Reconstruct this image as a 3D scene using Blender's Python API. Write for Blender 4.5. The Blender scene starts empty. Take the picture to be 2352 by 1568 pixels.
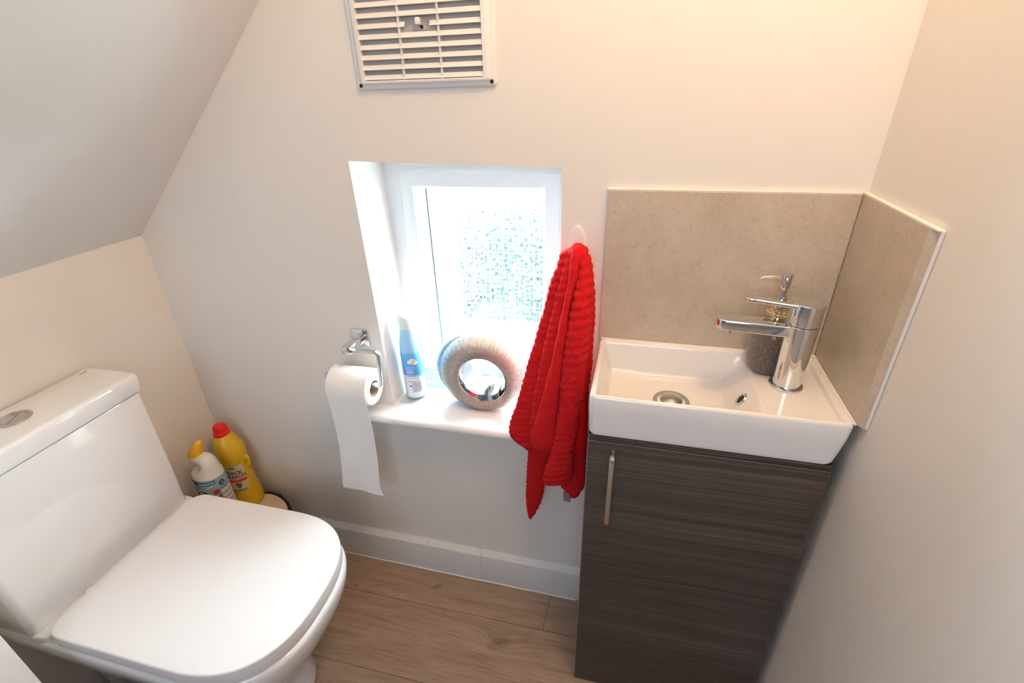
import bpy, bmesh, math, random
from mathutils import Vector, Matrix, noise
C = bpy.context.scene.collection
PI = math.pi
random.seed(4)
# ---------------------------------------------------------------- camera
CAM = Vector((1.17046, -0.91228, 1.31870)); F = 1108.269
EUL = (1.0845175, 0.0276524, 0.2430371)
from mathutils import Euler
ROT = Euler(EUL, 'XYZ').to_matrix()
cd = bpy.data.cameras.new('camera'); cam = bpy.data.objects.new('camera', cd); C.objects.link(cam)
cam.location = CAM; cam.rotation_euler = EUL
cd.sensor_width = 36; cd.lens = F/2352*36; cd.clip_start = .01
bpy.context.scene.camera = cam
def at(px, py, ax, v):
    """world point on the plane ax=v that the pixel looks at"""
    d = ROT @ Vector(((px-1176)/F, -(py-784)/F, -1)); i = 'xyz'.index(ax)
    return CAM + d*((v-CAM[i])/d[i])
# ---------------------------------------------------------------- mesh helpers
def finish(name, bm, m, parent=None, smooth=True, angle=38):
    me = bpy.data.meshes.new(name)
    bmesh.ops.recalc_face_normals(bm, faces=bm.faces[:])
    bm.to_mesh(me); bm.free()
    for x in (m if isinstance(m, (list, tuple)) else [m]): me.materials.append(x)
    if smooth:
        me.polygons.foreach_set('use_smooth', [True]*len(me.polygons))
        me.set_sharp_from_angle(angle=math.radians(angle))
    o = bpy.data.objects.new(name, me); C.objects.link(o)
    if parent is not None: o.parent = parent
    return o
def tag(o, label, cat, group=None):
    o['label'] = label; o['category'] = cat
    if group: o['group'] = group
    return o
def thing(name, label, cat, loc=(0, 0, 0), group=None):
    o = bpy.data.objects.new(name, None); C.objects.link(o); o.location = loc
    o.empty_display_size = .02
    return tag(o, label, cat, group)
def rebase(t, parts):
    """children were built in world space: keep them there under a moved empty"""
    for p in parts: p.matrix_parent_inverse = Matrix.Translation(-Vector(t.location))
def struct(o):
    o['kind'] = 'structure'; return o
def box(bm, a, b, bev=0, seg=2, mi=0):
    r = bmesh.ops.create_cube(bm, size=1)
    vs = r['verts']
    for v in vs: v.co = Vector([(a[i]+b[i])/2 + v.co[i]*(b[i]-a[i]) for i in range(3)])
    fs = list({f for v in vs for f in v.link_faces})
    for f in fs: f.material_index = mi
    if bev:
        es = list({e for f in fs for e in f.edges})
        bmesh.ops.bevel(bm, geom=es, offset=bev, segments=seg, profile=.5, affect='EDGES', clamp_overlap=True)
    return vs
def rings(bm, rs, close=True, caps=True, mi=0):
    """skin a list of equally long point loops"""
    V = [[bm.verts.new(p) for p in r] for r in rs]
    n = len(V[0])
    for a, b in zip(V, V[1:]):
        for i in range(n if close else n-1):
            j = (i+1) % n
            try: bm.faces.new((a[i], a[j], b[j], b[i])).material_index = mi
            except ValueError: pass
    if caps and close:
        bm.faces.new(V[0][::-1]).material_index = mi; bm.faces.new(V[-1]).material_index = mi
    return V
def lathe(bm, prof, c=(0, 0, 0), n=48, axis='z', sx=1, sy=1, caps=True, mi=0):
    rs = []
    for r, h in prof:
        r = max(r, 1e-5); loop = []
        for k in range(n):
            a = 2*PI*k/n; u, w = r*math.cos(a)*sx, r*math.sin(a)*sy
            p = {'z': (u, w, h), 'x': (h, u, w), 'y': (u, h, w)}[axis]
            loop.append(Vector(c)+Vector(p))
        rs.append(loop)
    return rings(bm, rs, caps=caps, mi=mi)
def catmull(P, n=8):
    P = [Vector(p) for p in P]; out = []
    for i in range(len(P)-1):
        p0 = P[max(i-1, 0)]; p1 = P[i]; p2 = P[i+1]; p3 = P[min(i+2, len(P)-1)]
        for k in range(n):
            t = k/n
            out.append(.5*((2*p1)+(p2-p0)*t+(2*p0-5*p1+4*p2-p3)*t*t+(3*p1-p0-3*p2+p3)*t**3))
    out.append(P[-1]); return out
def sweep(bm, path, sec, up=Vector((0, 0, 1)), caps=True, mi=0):
    """sec: list of (u,v) or function(i,t)->list"""
    rs = []; n = len(path)
    prev = None
    for i, p in enumerate(path):
        t = (path[min(i+1, n-1)]-path[max(i-1, 0)]).normalized()
        if prev is None:
            u = up.cross(t)
            if u.length < 1e-3: u = Vector((1, 0, 0)).cross(t)
            u.normalize()
        else:
            u = (prev - t*prev.dot(t)).normalized()
        w = t.cross(u).normalized(); prev = u
        s = sec(i, i/(n-1)) if callable(sec) else sec
        rs.append([p+u*a+w*b for a, b in s])
    return rings(bm, rs, caps=caps, mi=mi)
def circ(r, n=20): return [(r*math.cos(2*PI*k/n), r*math.sin(2*PI*k/n)) for k in range(n)]
def rrect(w, h, r, n=5):
    out = []
    for cx, cy, a0 in ((w/2-r, h/2-r, 0), (-w/2+r, h/2-r, 90), (-w/2+r, -h/2+r, 180), (w/2-r, -h/2+r, 270)):
        for k in range(n+1):
            a = math.radians(a0+90*k/n); out.append((cx+r*math.cos(a), cy+r*math.sin(a)))
    return out
def prism(bm, outline, z0, z1, rb=0, rt=0, seg=4, mi=0, centre=None):
    """vertical prism with rounded top/bottom edges; outline list of (x,y), shrunk towards its inside by offset"""
    n = len(outline); N = []
    P = [Vector((x, y, 0)) for x, y in outline]
    for i in range(n):
        t = (P[(i+1) % n]-P[i-1]).normalized(); N.append(Vector((t.y, -t.x, 0)))
    area = sum(P[i].x*P[(i+1) % n].y-P[(i+1) % n].x*P[i].y for i in range(n))
    if area < 0: N = [-v for v in N]
    rs = []
    def ring(z, off): rs.append([P[i]-N[i]*off+Vector((0, 0, z)) for i in range(n)])
    if rb:
        for k in range(seg): a = PI/2*k/seg; ring(z0+rb*(1-math.sin(a)) if 0 else z0+rb*(1-math.cos(a)), rb*(1-math.sin(a)))
    ring(z0+rb, 0); ring(z1-rt, 0)
    if rt:
        for k in range(1, seg+1): a = PI/2*k/seg; ring(z1-rt*(1-math.sin(a)), rt*(1-math.cos(a)))
    return rings(bm, rs, mi=mi)
def extr_poly(bm, pts3, vec, mi=0):
    a = [bm.verts.new(p) for p in pts3]; b = [bm.verts.new(Vector(p)+Vector(vec)) for p in pts3]
    n = len(a); bm.faces.new(a).material_index = mi; bm.faces.new(b[::-1]).material_index = mi
    for i in range(n): bm.faces.new((a[i], b[i], b[(i+1) % n], a[(i+1) % n])).material_index = mi
# ---------------------------------------------------------------- materials
def mat(name, col=(.8, .8, .8), rough=.5, metal=0, **kw):
    m = bpy.data.materials.new(name); m.use_nodes = True
    b = m.node_tree.nodes['Principled BSDF']
    b.inputs['Base Color'].default_value = (*col, 1); b.inputs['Roughness'].default_value = rough
    b.inputs['Metallic'].default_value = metal
    for k, v in kw.items(): b.inputs[k].default_value = v
    return m
class G:
    def __init__(s, m): s.t = m.node_tree; s.b = s.t.nodes.get('Principled BSDF'); s.out = s.t.nodes.get('Material Output')
    def n(s, typ, _in=None, **kw):
        nd = s.t.nodes.new('ShaderNode'+typ)
        for k, v in kw.items(): setattr(nd, k, v)
        for k, v in (_in or {}).items():
            if hasattr(v, 'is_linked') or hasattr(v, 'links'): s.t.links.new(v, nd.inputs[k])
            else: nd.inputs[k].default_value = v
        return nd
    def link(s, a, b): s.t.links.new(a, b)
    def obj(s): return s.n('TexCoord').outputs['Object']
    def geo(s): return s.n('NewGeometry').outputs['Position']
    def mapv(s, v, scale=(1, 1, 1), loc=(0, 0, 0), rot=(0, 0, 0)):
        return s.n('Mapping', {'Vector': v, 'Scale': scale, 'Location': loc, 'Rotation': rot}).outputs[0]
    def noise(s, v, sc, det=3, rough=.5, dist=0):
        return s.n('TexNoise', {'Vector': v, 'Scale': sc, 'Detail': det, 'Roughness': rough, 'Distortion': dist}).outputs['Fac']
    def ramp(s, f, stops):
        r = s.n('ValToRGB', {'Fac': f}); e = r.color_ramp.elements
        while len(e) < len(stops): e.new(.5)
        for k, (p, c) in zip(e, stops): k.position = p; k.color = (*c, 1)
        return r.outputs['Color']
    def math(s, op, a, b=0, c=0):
        nd = s.t.nodes.new('ShaderNodeMath'); nd.operation = op
        for i, v in enumerate((a, b, c)):
            if hasattr(v, 'links'): s.t.links.new(v, nd.inputs[i])
            else: nd.inputs[i].default_value = v
        return nd.outputs[0]
    def mix(s, f, a, b, blend='MIX'):
        nd = s.t.nodes.new('ShaderNodeMix'); nd.data_type = 'RGBA'; nd.blend_type = blend
        for i, v in ((0, f), (6, a), (7, b)):
            if hasattr(v, 'links'): s.t.links.new(v, nd.inputs[i])
            else: nd.inputs[i].default_value = v if i == 0 else (*v, 1)
        return nd.outputs[2]
    def bump(s, h, st=.2, d=.001):
        nd = s.n('Bump', {'Height': h, 'Strength': st, 'Distance': d}); s.link(nd.outputs[0], s.b.inputs['Normal']); return nd
    def col(s, c): s.link(c, s.b.inputs['Base Color'])

M = {}
def wallmat(name, c1, c2):
    m = mat(name, c1, .62); g = G(m); p = g.geo()
    g.col(g.ramp(g.noise(p, 3, 4), [(.3, c1), (.7, c2)]))
    h = g.math('ADD', g.noise(p, 60, 3), g.math('MULTIPLY', g.noise(p, 9, 2), 1.5))
    g.bump(h, .25, .0012); return m
M['wall'] = wallmat('wall_paint', (.80, .766, .718), (.82, .786, .738))
M['ceil'] = wallmat('ceiling_paint', (.81, .80, .785), (.83, .82, .805))
M['hall'] = wallmat('hall_paint', (.17, .18, .21), (.19, .20, .23))
M['gloss_white'] = mat('white_gloss_paint', (.83, .82, .82), .28)
g = G(M['gloss_white']); g.bump(g.noise(g.geo(), 45, 3), .12, .0008)
M['skirt'] = mat('skirting_paint', (.70, .69, .69), .38)
g = G(M['skirt']); p = g.geo()
st = g.ramp(g.noise(p, 22, 5, .7), [(.60, (.70, .69, .69)), (.78, (.55, .47, .42))]); zc_ = g.n('SeparateXYZ', {'Vector': p}).outputs[2]
rust = g.math('MULTIPLY', g.math('GREATER_THAN', zc_, .1184), g.ramp(g.noise(g.mapv(p, (1, 1, 1), loc=(2, 0, 0)), 34, 6, .75), [(.56, (0, 0, 0)), (.66, (.8, .8, .8))]))
st = g.mix(g.math('MULTIPLY', rust, .85), st, (.20, .085, .05)); g.col(st); g.bump(g.noise(p, 30, 3), .2, .001)
M['upvc'] = mat('upvc', (.82, .83, .86), .22)
M['ceramic'] = mat('ceramic', (.83, .82, .815), .10, **{'Coat Weight': .5, 'Coat Roughness': .03})
M['seat_plastic'] = mat('seat_plastic', (.84, .83, .835), .22)
M['plastic'] = mat('cream_plastic', (.80, .79, .77), .35)
M['dark_void'] = mat('dark_void', (.50, .46, .43), .7)
M['black'] = mat('black_hole', (.01, .01, .01), .6)
M['chrome'] = mat('chrome', (.74, .74, .75), .05, 1)
M['satin'] = mat('satin_chrome', (.52, .51, .50), .24, 1)
M['paper'] = mat('tissue_paper', (.88, .87, .86), .9)
g = G(M['paper']); p = g.geo()
g.bump(g.math('ADD', g.noise(g.mapv(p, (1, 1, 3)), 55, 3), g.noise(p, 500, 2)), .35, .0008)
M['card'] = mat('cardboard', (.42, .30, .20), .9)
# floor planks
m = M['floor'] = mat('oak_laminate', (.3, .2, .14), .42); g = G(m); p = g.geo()
s = g.n('SeparateXYZ', {'Vector': p}); X, Y = s.outputs[0], s.outputs[1]
Yr = g.math('ADD', Y, g.math('MULTIPLY', X, -.008))
row = g.math('FLOOR', g.math('DIVIDE', g.math('ADD', Yr, .134), .195))
def knotwarp(kx, ky, rx, ry, amp):
    dx = g.math('DIVIDE', g.math('SUBTRACT', X, kx), rx); dy = g.math('DIVIDE', g.math('SUBTRACT', Y, ky), ry)
    d = g.math('ADD', g.math('MULTIPLY', dx, dx), g.math('MULTIPLY', dy, dy))
    e = g.math('EXPONENT', g.math('MULTIPLY', d, -1)); return g.math('MULTIPLY', e, amp), e
k1, e1 = knotwarp(.69, -.066, .045, .014, .015)
k2, e2 = knotwarp(.915, -.19, .075, .03, .028)
k3, e3 = knotwarp(.46, -.115, .05, .012, .02)
off = g.math('ADD', g.math('ADD', k1, k2), k3)
vv = g.n('CombineXYZ', {'X': X, 'Y': g.math('ADD', Y, off), 'Z': g.math('MULTIPLY', row, 3.7)}).outputs[0]
gr = g.noise(g.mapv(vv, (2.2, 26, 1)), 2.0, 7, .62, .5)
fine = g.noise(g.mapv(vv, (8, 260, 1)), 1.5, 4, .7, .1)
blot = g.noise(g.mapv(vv, (2.5, 6, 1)), 2.0, 3, .5, .4)
c = g.ramp(gr, [(.30, (.18, .112, .075)), (.5, (.345, .23, .16)), (.70, (.49, .35, .255))])
c = g.mix(.5, c, g.ramp(fine, [(.3, (.20, .135, .095)), (.62, (.48, .355, .265))]), 'MIX')
c = g.mix(g.math('MULTIPLY', blot, .8), c, g.mix(1.0, c, (.72, .68, .62), 'MULTIPLY'))
def ringk(kx, ky, rx, ry, rot=0):
    cs, sn = math.cos(rot), math.sin(rot)
    a = g.math('SUBTRACT', X, kx); b = g.math('SUBTRACT', Y, ky)
    u = g.math('DIVIDE', g.math('ADD', g.math('MULTIPLY', a, cs), g.math('MULTIPLY', b, sn)), rx)
    v = g.math('DIVIDE', g.math('SUBTRACT', g.math('MULTIPLY', b, cs), g.math('MULTIPLY', a, sn)), ry)
    d = g.math('SQRT', g.math('ADD', g.math('MULTIPLY', u, u), g.math('MULTIPLY', v, v)))
    return g.math('ADD', d, g.math('MULTIPLY', g.math('SUBTRACT', g.noise(p, 35, 3), .5), .9))
for (kx, ky, rx, ry, rot, st_) in ((.692, -.066, .020, .008, .5, .75), (.915, -.188, .036, .017, .45, .55), (.45, -.118, .010, .004, 0, .7), (.50, -.128, .016, .006, 0, .5), (.74, -.134, .006, .003, 0, .7), (.88, -.225, .022, .003, -.1, .6)):
    d = ringk(kx, ky, rx, ry, rot)
    f = g.math('MULTIPLY', g.n('MapRange', {'Value': d, 'From Min': 1.25, 'From Max': .35, 'To Min': 0, 'To Max': 1}).outputs[0], st_)
    w = g.math('ADD', g.math('MULTIPLY', g.math('SINE', g.math('MULTIPLY', d, 11)), .25), .75)
    c = g.mix(g.math('MULTIPLY', f, w), c, (.105, .064, .042))
seam = g.math('ABSOLUTE', g.math('SUBTRACT', g.math('FRACT', g.math('DIVIDE', g.math('ADD', Yr, .134), .195)), .5))
seam = g.math('GREATER_THAN', seam, .4955)
inrow = g.math('COMPARE', row, 0, .1)
jx = g.math('MULTIPLY', g.math('COMPARE', g.math('ADD', X, g.math('MULTIPLY', Y, -.04)), 1.029, .0009), inrow)
c = g.mix(g.math('MULTIPLY', g.math('MAXIMUM', seam, jx), .75), c, (.05, .03, .02))
g.col(c); g.bump(g.math('ADD', fine, g.math('MULTIPLY', seam, -3)), .18, .0006)
g.link(g.ramp(fine, [(.3, (.42, .42, .42)), (.7, (.55, .55, .55))]), g.b.inputs['Roughness'])
# vanity laminate: horizontal grain
m = M['wenge'] = mat('dark_grained_laminate', (.06, .045, .038), .46); g = G(m); p = g.geo()
wob = g.n('Mapping', {'Vector': p, 'Scale': (1.6, 1.6, 1)}).outputs[0]
wv = g.noise(wob, 1.6, 2)
s = g.n('SeparateXYZ', {'Vector': p})
vv = g.n('CombineXYZ', {'X': g.math('ADD', s.outputs[0], s.outputs[1]), 'Y': 0, 'Z': g.math('ADD', s.outputs[2], g.math('MULTIPLY', wv, .030))}).outputs[0]
g1 = g.noise(g.mapv(vv, (.45, 1, 34)), 1, 4, .62)
g2 = g.noise(g.mapv(vv, (1.2, 1, 230)), 1.0, 3, .6)
c = g.ramp(g1, [(.28, (.034, .025, .021)), (.5, (.060, .046, .039)), (.75, (.100, .079, .066))])
c = g.mix(.5, c, g.ramp(g2, [(.36, (.018, .013, .011)), (.52, (.064, .049, .041)), (.68, (.155, .125, .105))]))
g.col(c); g.bump(g2, .3, .0005)
M['edge'] = mat('edge_band', (.22, .18, .15), .4)
# stone tile
m = M['tile'] = mat('stone_tile', (.4, .34, .27), .30); g = G(m); p = g.geo()
n1 = g.noise(g.mapv(p, (1, 1, 1), rot=(0, .5, 0)), 7, 6, .65, .8); n2 = g.noise(p, 150, 5, .75)
c = g.ramp(n1, [(.3, (.47, .40, .32)), (.5, (.53, .455, .37)), (.7, (.59, .515, .43))])
c = g.mix(g.ramp(n2, [(.53, (0, 0, 0)), (.72, (.6, .6, .6))]), c, (.27, .21, .16))
c = g.mix(g.ramp(g.noise(g.mapv(p, (1, 1, 1), loc=(3, 1, 2)), 48, 5, .7), [(.60, (0, 0, 0)), (.76, (.22, .22, .22))]), c, (.60, .54, .47))
g.col(c); g.bump(n2, .06, .0004)
M['tile_edge'] = mat('tile_edge', (.60, .53, .44), .5)
M['silicone'] = mat('sealant', (.82, .80, .78), .5)
# towel
m = M['towel'] = mat('red_terry', (.60, .012, .016), .95, **{'Sheen Weight': .06, 'Sheen Roughness': .5, 'Sheen Tint': (1, .35, .3, 1), 'Specular IOR Level': .1}); g = G(m); p = g.geo()
n2 = g.noise(p, 420, 3, .7); n1 = g.noise(p, 60, 3)
g.col(g.mix(.6, g.ramp(n1, [(.3, (.60, .010, .014)), (.7, (.68, .014, .018))]), g.ramp(n2, [(.35, (.42, .004, .007)), (.65, (.76, .02, .025))])))
g.bump(g.math('ADD', n2, g.noise(p, 900, 2)), .8, .0016)
# vase
m = M['vase'] = mat('textured_metal', (.56, .50, .45), .33, .9); g = G(m); p = g.geo()
s = g.n('SeparateXYZ', {'Vector': p})
dx = g.math('SUBTRACT', s.outputs[0], .852); dz = g.math('SUBTRACT', s.outputs[2], .680)
ang = g.math('ARCTAN2', dz, dx); rad = g.math('SQRT', g.math('ADD', g.math('MULTIPLY', dx, dx), g.math('MULTIPLY', dz, dz)))
vv = g.n('CombineXYZ', {'X': g.math('MULTIPLY', ang, 105), 'Y': g.math('MULTIPLY', rad, 70), 'Z': g.math('MULTIPLY', s.outputs[1], 40)}).outputs[0]
n = g.noise(vv, 1, 4, .65, .4)
g.col(g.ramp(n, [(.35, (.24, .205, .175)), (.65, (.58, .53, .48))])); g.bump(n, .7, .0016)
M['can_blue'] = mat('can_print', (.1, .35, .75), .25)
M['can_white'] = mat('can_white', (.8, .82, .86), .3)
M['cap_pale'] = mat('pale_cap', (.70, .86, .90), .35)
m = M['can'] = mat('can_body', (.1, .35, .8), .22); g = G(m); p = g.geo()
s = g.n('SeparateXYZ', {'Vector': p})
g.col(g.ramp(g.n('MapRange', {'Value': g.math('ADD', s.outputs[2], g.math('MULTIPLY', g.noise(p, 14, 2), .05)), 'From Min': .60, 'From Max': .85}).outputs[0],
     [(.40, (.70, .74, .82)), (.42, (.09, .33, .74)), (.66, (.13, .44, .82)), (.70, (.30, .60, .88)), (1, (.40, .68, .9))]))
for nd in g.t.nodes:
    if nd.type == 'VALTORGB' and len(nd.color_ramp.elements) == 5: nd.color_ramp.elements[0].position = .385
M['ink'] = mat('grey_ink', (.14, .15, .22), .5)
M['ink_white'] = mat('white_ink', (.75, .85, .95), .5)
M['cotton'] = mat('cotton_white', (.85, .82, .78), .7)
M['leaf'] = mat('print_green', (.10, .35, .06), .5)
M['glass_slab'] = m = bpy.data.materials.new('glass_slab'); m.use_nodes = True; g = G(m); m.node_tree.nodes.remove(g.b)
g.link(g.n('MixShader', {0: .10, 1: g.n('BsdfTransparent', {'Color': (.93, .97, .96, 1)}).outputs[0], 2: g.n('BsdfGlossy', {'Roughness': .03}).outputs[0]}).outputs[0], g.out.inputs['Surface'])
# cleaners
M['yellow'] = mat('yellow_plastic', (.66, .42, .015), .30, **{'Subsurface Weight': .1, 'Subsurface Radius': (.02, .01, .002)})
M['red'] = mat('red_plastic', (.70, .008, .008), .30)
M['yellow_cap'] = mat('yellow_cap', (.85, .44, .01), .35)
M['white_pl'] = mat('white_bottle', (.72, .66, .58), .32)
M['lab_white'] = mat('label_white', (.62, .60, .56), .4); M['lab_cream'] = mat('label_cream', (.62, .50, .34), .4)
M['lab_teal'] = mat('label_teal', (.25, .42, .40), .4)
M['navy'] = mat('label_navy', (.03, .04, .13), .4)
M['maroon'] = mat('label_maroon', (.10, .03, .04), .4)
M['lab_red'] = mat('label_red', (.60, .02, .03), .4)
M['lab_green'] = mat('label_green', (.10, .20, .05), .4)
M['lab_blue'] = mat('label_blue', (.12, .25, .5), .4)
M['skin_print'] = mat('label_pinkish', (.62, .38, .30), .5)
M['bark'] = mat('bark', (.035, .025, .02), .95); g = G(M['bark']); g.bump(g.noise(g.mapv(g.geo(), (1, 1, .3)), 90, 5, .7), 1, .006)
m = M['slice'] = mat('cut_wood', (.66, .50, .36), .6); g = G(m); p = g.geo()
s = g.n('SeparateXYZ', {'Vector': p})
dx = g.math('SUBTRACT', s.outputs[0], .14); dy = g.math('ADD', s.outputs[1], .15)
d = g.math('ADD', g.math('SQRT', g.math('ADD', g.math('MULTIPLY', dx, dx), g.math('MULTIPLY', dy, dy))), g.math('MULTIPLY', g.noise(p, 12, 3), .02))
g.col(g.ramp(g.math('ADD', g.math('MULTIPLY', g.math('SINE', g.math('MULTIPLY', d, 900)), .3), .5), [(.2, (.67, .51, .38)), (.8, (.70, .54, .41))]))
# soap
m = M['glitter'] = mat('glitter_glass', (.20, .19, .18), .25, .75, **{'Coat Weight': .6}); g = G(m); p = g.geo()
v = g.n('TexVoronoi', {'Vector': p, 'Scale': 1500}); 
g.col(g.ramp(g.n('SeparateColor', {'Color': v.outputs['Color']}).outputs[0], [(.35, (.17, .155, .14)), (.72, (.28, .26, .23)), (.95, (.80, .72, .58))]))
g.bump(v.outputs['Distance'], 1, .002)
m = M['crystal'] = mat('crystal_gold', (.8, .66, .45), .15, .9); g = G(m)
v = g.n('TexVoronoi', {'Vector': g.geo(), 'Scale': 420}); g.bump(v.outputs['Distance'], 1, .004)
M['gold'] = mat('champagne_ring', (.75, .66, .50), .12, .9)
# outside
M['leafwall'] = mat('hedge_green', (.016, .026, .021), .8)
M['render'] = mat('outside_render', (.55, .56, .56), .8)
M['paving'] = mat('outside_paving', (.62, .62, .6), .8)
# obscure pane: meandering rectangles pressed into glass
m = M['pane'] = bpy.data.materials.new('obscure_glass'); m.use_nodes = True; g = G(m); t = m.node_tree
t.nodes.remove(g.b); p = g.geo()
pj = g.n('VectorMath', {0: p, 1: (0, 0, 0)}, operation='ADD').outputs[0]
def maze(cell, wd, keep, seed):
    wp = g.n('TexNoise', {'Vector': p, 'Scale': 40, 'Detail': 1}).outputs['Color']
    wv = g.n('VectorMath', {0: g.n('VectorMath', {0: wp, 1: (.5, .5, .5)}, operation='SUBTRACT').outputs[0], 1: (.35, .35, .35)}, operation='MULTIPLY').outputs[0]
    q = g.n('VectorMath', {0: g.mapv(p, (1/cell, 1/cell, 1/cell), loc=(seed*3.3, 0, seed*1.7)), 1: wv}, operation='ADD').outputs[0]
    sp = g.n('SeparateXYZ', {'Vector': q}); u, v = sp.outputs[0], sp.outputs[2]
    def line(a_, b_, k):
        ra = g.math('ROUND', a_); d_ = g.math('ABSOLUTE', g.math('SUBTRACT', a_, ra))
        hv = g.n('CombineXYZ', {'X': ra, 'Y': g.math('FLOOR', b_), 'Z': k+seed}).outputs[0]
        ws = g.n('TexWhiteNoise', {'Vector': hv}); ok = g.math('LESS_THAN', ws.outputs['Value'], keep)
        return g.math('MULTIPLY', g.n('MapRange', {'Value': d_, 'From Min': 0, 'From Max': wd, 'To Min': 1, 'To Max': 0}, interpolation_type='SMOOTHSTEP').outputs[0], ok)
    return g.math('MAXIMUM', line(u, v, 0.0), line(v, u, 11.0))
ha = maze(.0125, .17, .60, 1.0); hb = maze(.0077, .20, .42, 5.0)
h = g.math('ADD', g.math('MAXIMUM', ha, g.math('MULTIPLY', hb, .6)), g.math('MULTIPLY', g.noise(p, 120, 2), .15))
h = g.math('MULTIPLY', h, g.math('GREATER_THAN', g.n('SeparateXYZ', {'Vector': p}).outputs[1], .1701))
bmp = g.n('Bump', {'Height': h, 'Strength': 1.0, 'Distance': .0016})
ref = g.n('BsdfRefraction', {'Color': (.93, .98, .98, 1), 'IOR': 1.45, 'Roughness': .07, 'Normal': bmp.outputs[0]})
tr = g.n('BsdfTransparent', {'Color': (.90, .97, .97, 1)})
gl = g.n('BsdfGlossy', {'Color': (1, 1, 1, 1), 'Roughness': .12, 'Normal': bmp.outputs[0]})
lines = g.n('MapRange', {'Value': g.math('MAXIMUM', ha, g.math('MULTIPLY', hb, .6)), 'From Min': .2, 'From Max': .8, 'To Min': .004, 'To Max': .045}).outputs[0]
cq = g.n('VectorMath', {0: g.mapv(p, (130, 0, 130))}, operation='FLOOR').outputs[0]
cellr = g.n('TexWhiteNoise', {'Vector': cq}).outputs['Value']
haze = g.math('ADD', lines, g.math('MULTIPLY', g.math('MULTIPLY', cellr, cellr), .012))
trl = g.n('BsdfTranslucent', {'Color': (.9, 1, 1, 1)})
sc_ = g.n('MixShader', {0: .5, 1: ref.outputs[0], 2: trl.outputs[0]})
m1 = g.n('MixShader', {0: haze, 1: tr.outputs[0], 2: sc_.outputs[0]})
m2 = g.n('MixShader', {0: .06, 1: m1.outputs[0], 2: gl.outputs[0]})
g.link(m2.outputs[0], g.out.inputs['Surface'])
M['spacer'] = mat('spacer_grey', (.10, .14, .14), .4)

# ================================================================ SETTING
W = 1.5317; ZK = 1.021; SL = .928; CEIL = 2.30; TH = .30
XC = (CEIL-ZK)/SL
# floor
bm = bmesh.new(); box(bm, (-.6, -3.2, -.05), (2.2, .0, 0)); struct(finish('floor', bm, M['floor'], smooth=False))
# back wall with the window opening
OW = [at(800, 370, 'y', 0), at(1292, 386, 'y', 0)]
xl_t, zt_l = OW[0].x, OW[0].z; xr, zt_r = OW[1].x, OW[1].z
xl_b, zb = .6105, .585
bm = bmesh.new()
def prismY(pts, y0, y1): extr_poly(bm, [(x, y0, z) for x, z in pts], (0, y1-y0, 0))
prismY([(-.1, 0), (xl_b, 0), (xl_b, zb), (xl_t, zt_l), (xl_t, CEIL), (-.1, CEIL)], 0, .26)
prismY([(xr, 0), (W+.1, 0), (W+.1, CEIL), (xr, CEIL)], 0, .26)
prismY([(xl_b, 0), (xr, 0), (xr, zb-.006), (xl_b, zb-.006)], 0, .26)
prismY([(xl_t, zt_l), (xr, zt_r), (xr, CEIL), (xl_t, CEIL)], 0, .26)
struct(finish('wall_back', bm, M['wall'], smooth=False))
bm = bmesh.new(); box(bm, (-.1, -.70, 0), (0, 0, ZK+.02)); struct(finish('wall_left', bm, M['wall'], smooth=False))
bm = bmesh.new(); box(bm, (W, -.72, 0), (W+.1, 0, CEIL)); struct(finish('wall_right', bm, M['wall'], smooth=False))
# sloping ceiling plus the flat strip
bm = bmesh.new()
sl = [(0-.02, ZK-.02*SL), (XC, CEIL), (W, CEIL), (W, CEIL+.1), (XC-.05, CEIL+.1), (-.12, ZK+.02)]
extr_poly(bm, [(x, -.78, z) for x, z in sl], (0, .78, 0))
struct(finish('ceiling', bm, M['ceil'], smooth=False))
# front wall: a nib on the left of the doorway and the piece over the door
NY = -.665; NX = at(50, 1515, 'y', NY).x
bm = bmesh.new()
def slopez(x): return min(CEIL, ZK+SL*x)
extr_poly(bm, [(0, NY, 0), (NX, NY, 0), (NX, NY, slopez(NX)), (0, NY, slopez(0))], (0, -.11, 0))
extr_poly(bm, [(1.05, NY, 2.0), (W, NY, 2.0), (W, NY, CEIL), (XC, NY, CEIL), (1.05, NY, slopez(1.05))], (0, -.11, 0))
struct(finish('wall_front', bm, M['wall'], smooth=False))
# landing beyond the doorway
bm = bmesh.new()
box(bm, (-.7, -3.2, 0), (-.6, -.775, 2.45)); box(bm, (-.6, -.80, 0), (.0, -.775, 2.45))
struct(finish('wall_landing_left', bm, M['hall'], smooth=False))
bm = bmesh.new(); box(bm, (2.2, -3.2, 0), (2.3, -.775, 2.45)); box(bm, (W, -.80, 0), (2.2, -.72, 2.45))
struct(finish('wall_landing_right', bm, M['hall'], smooth=False))
bm = bmesh.new(); box(bm, (-.7, -3.3, 0), (2.3, -3.2, 2.45)); struct(finish('wall_landing_end', bm, M['hall'], smooth=False))
bm = bmesh.new(); box(bm, (-.7, -3.3, 2.45), (2.3, -.775, 2.5)); struct(finish('ceiling_landing', bm, M['hall'], smooth=False))
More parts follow.
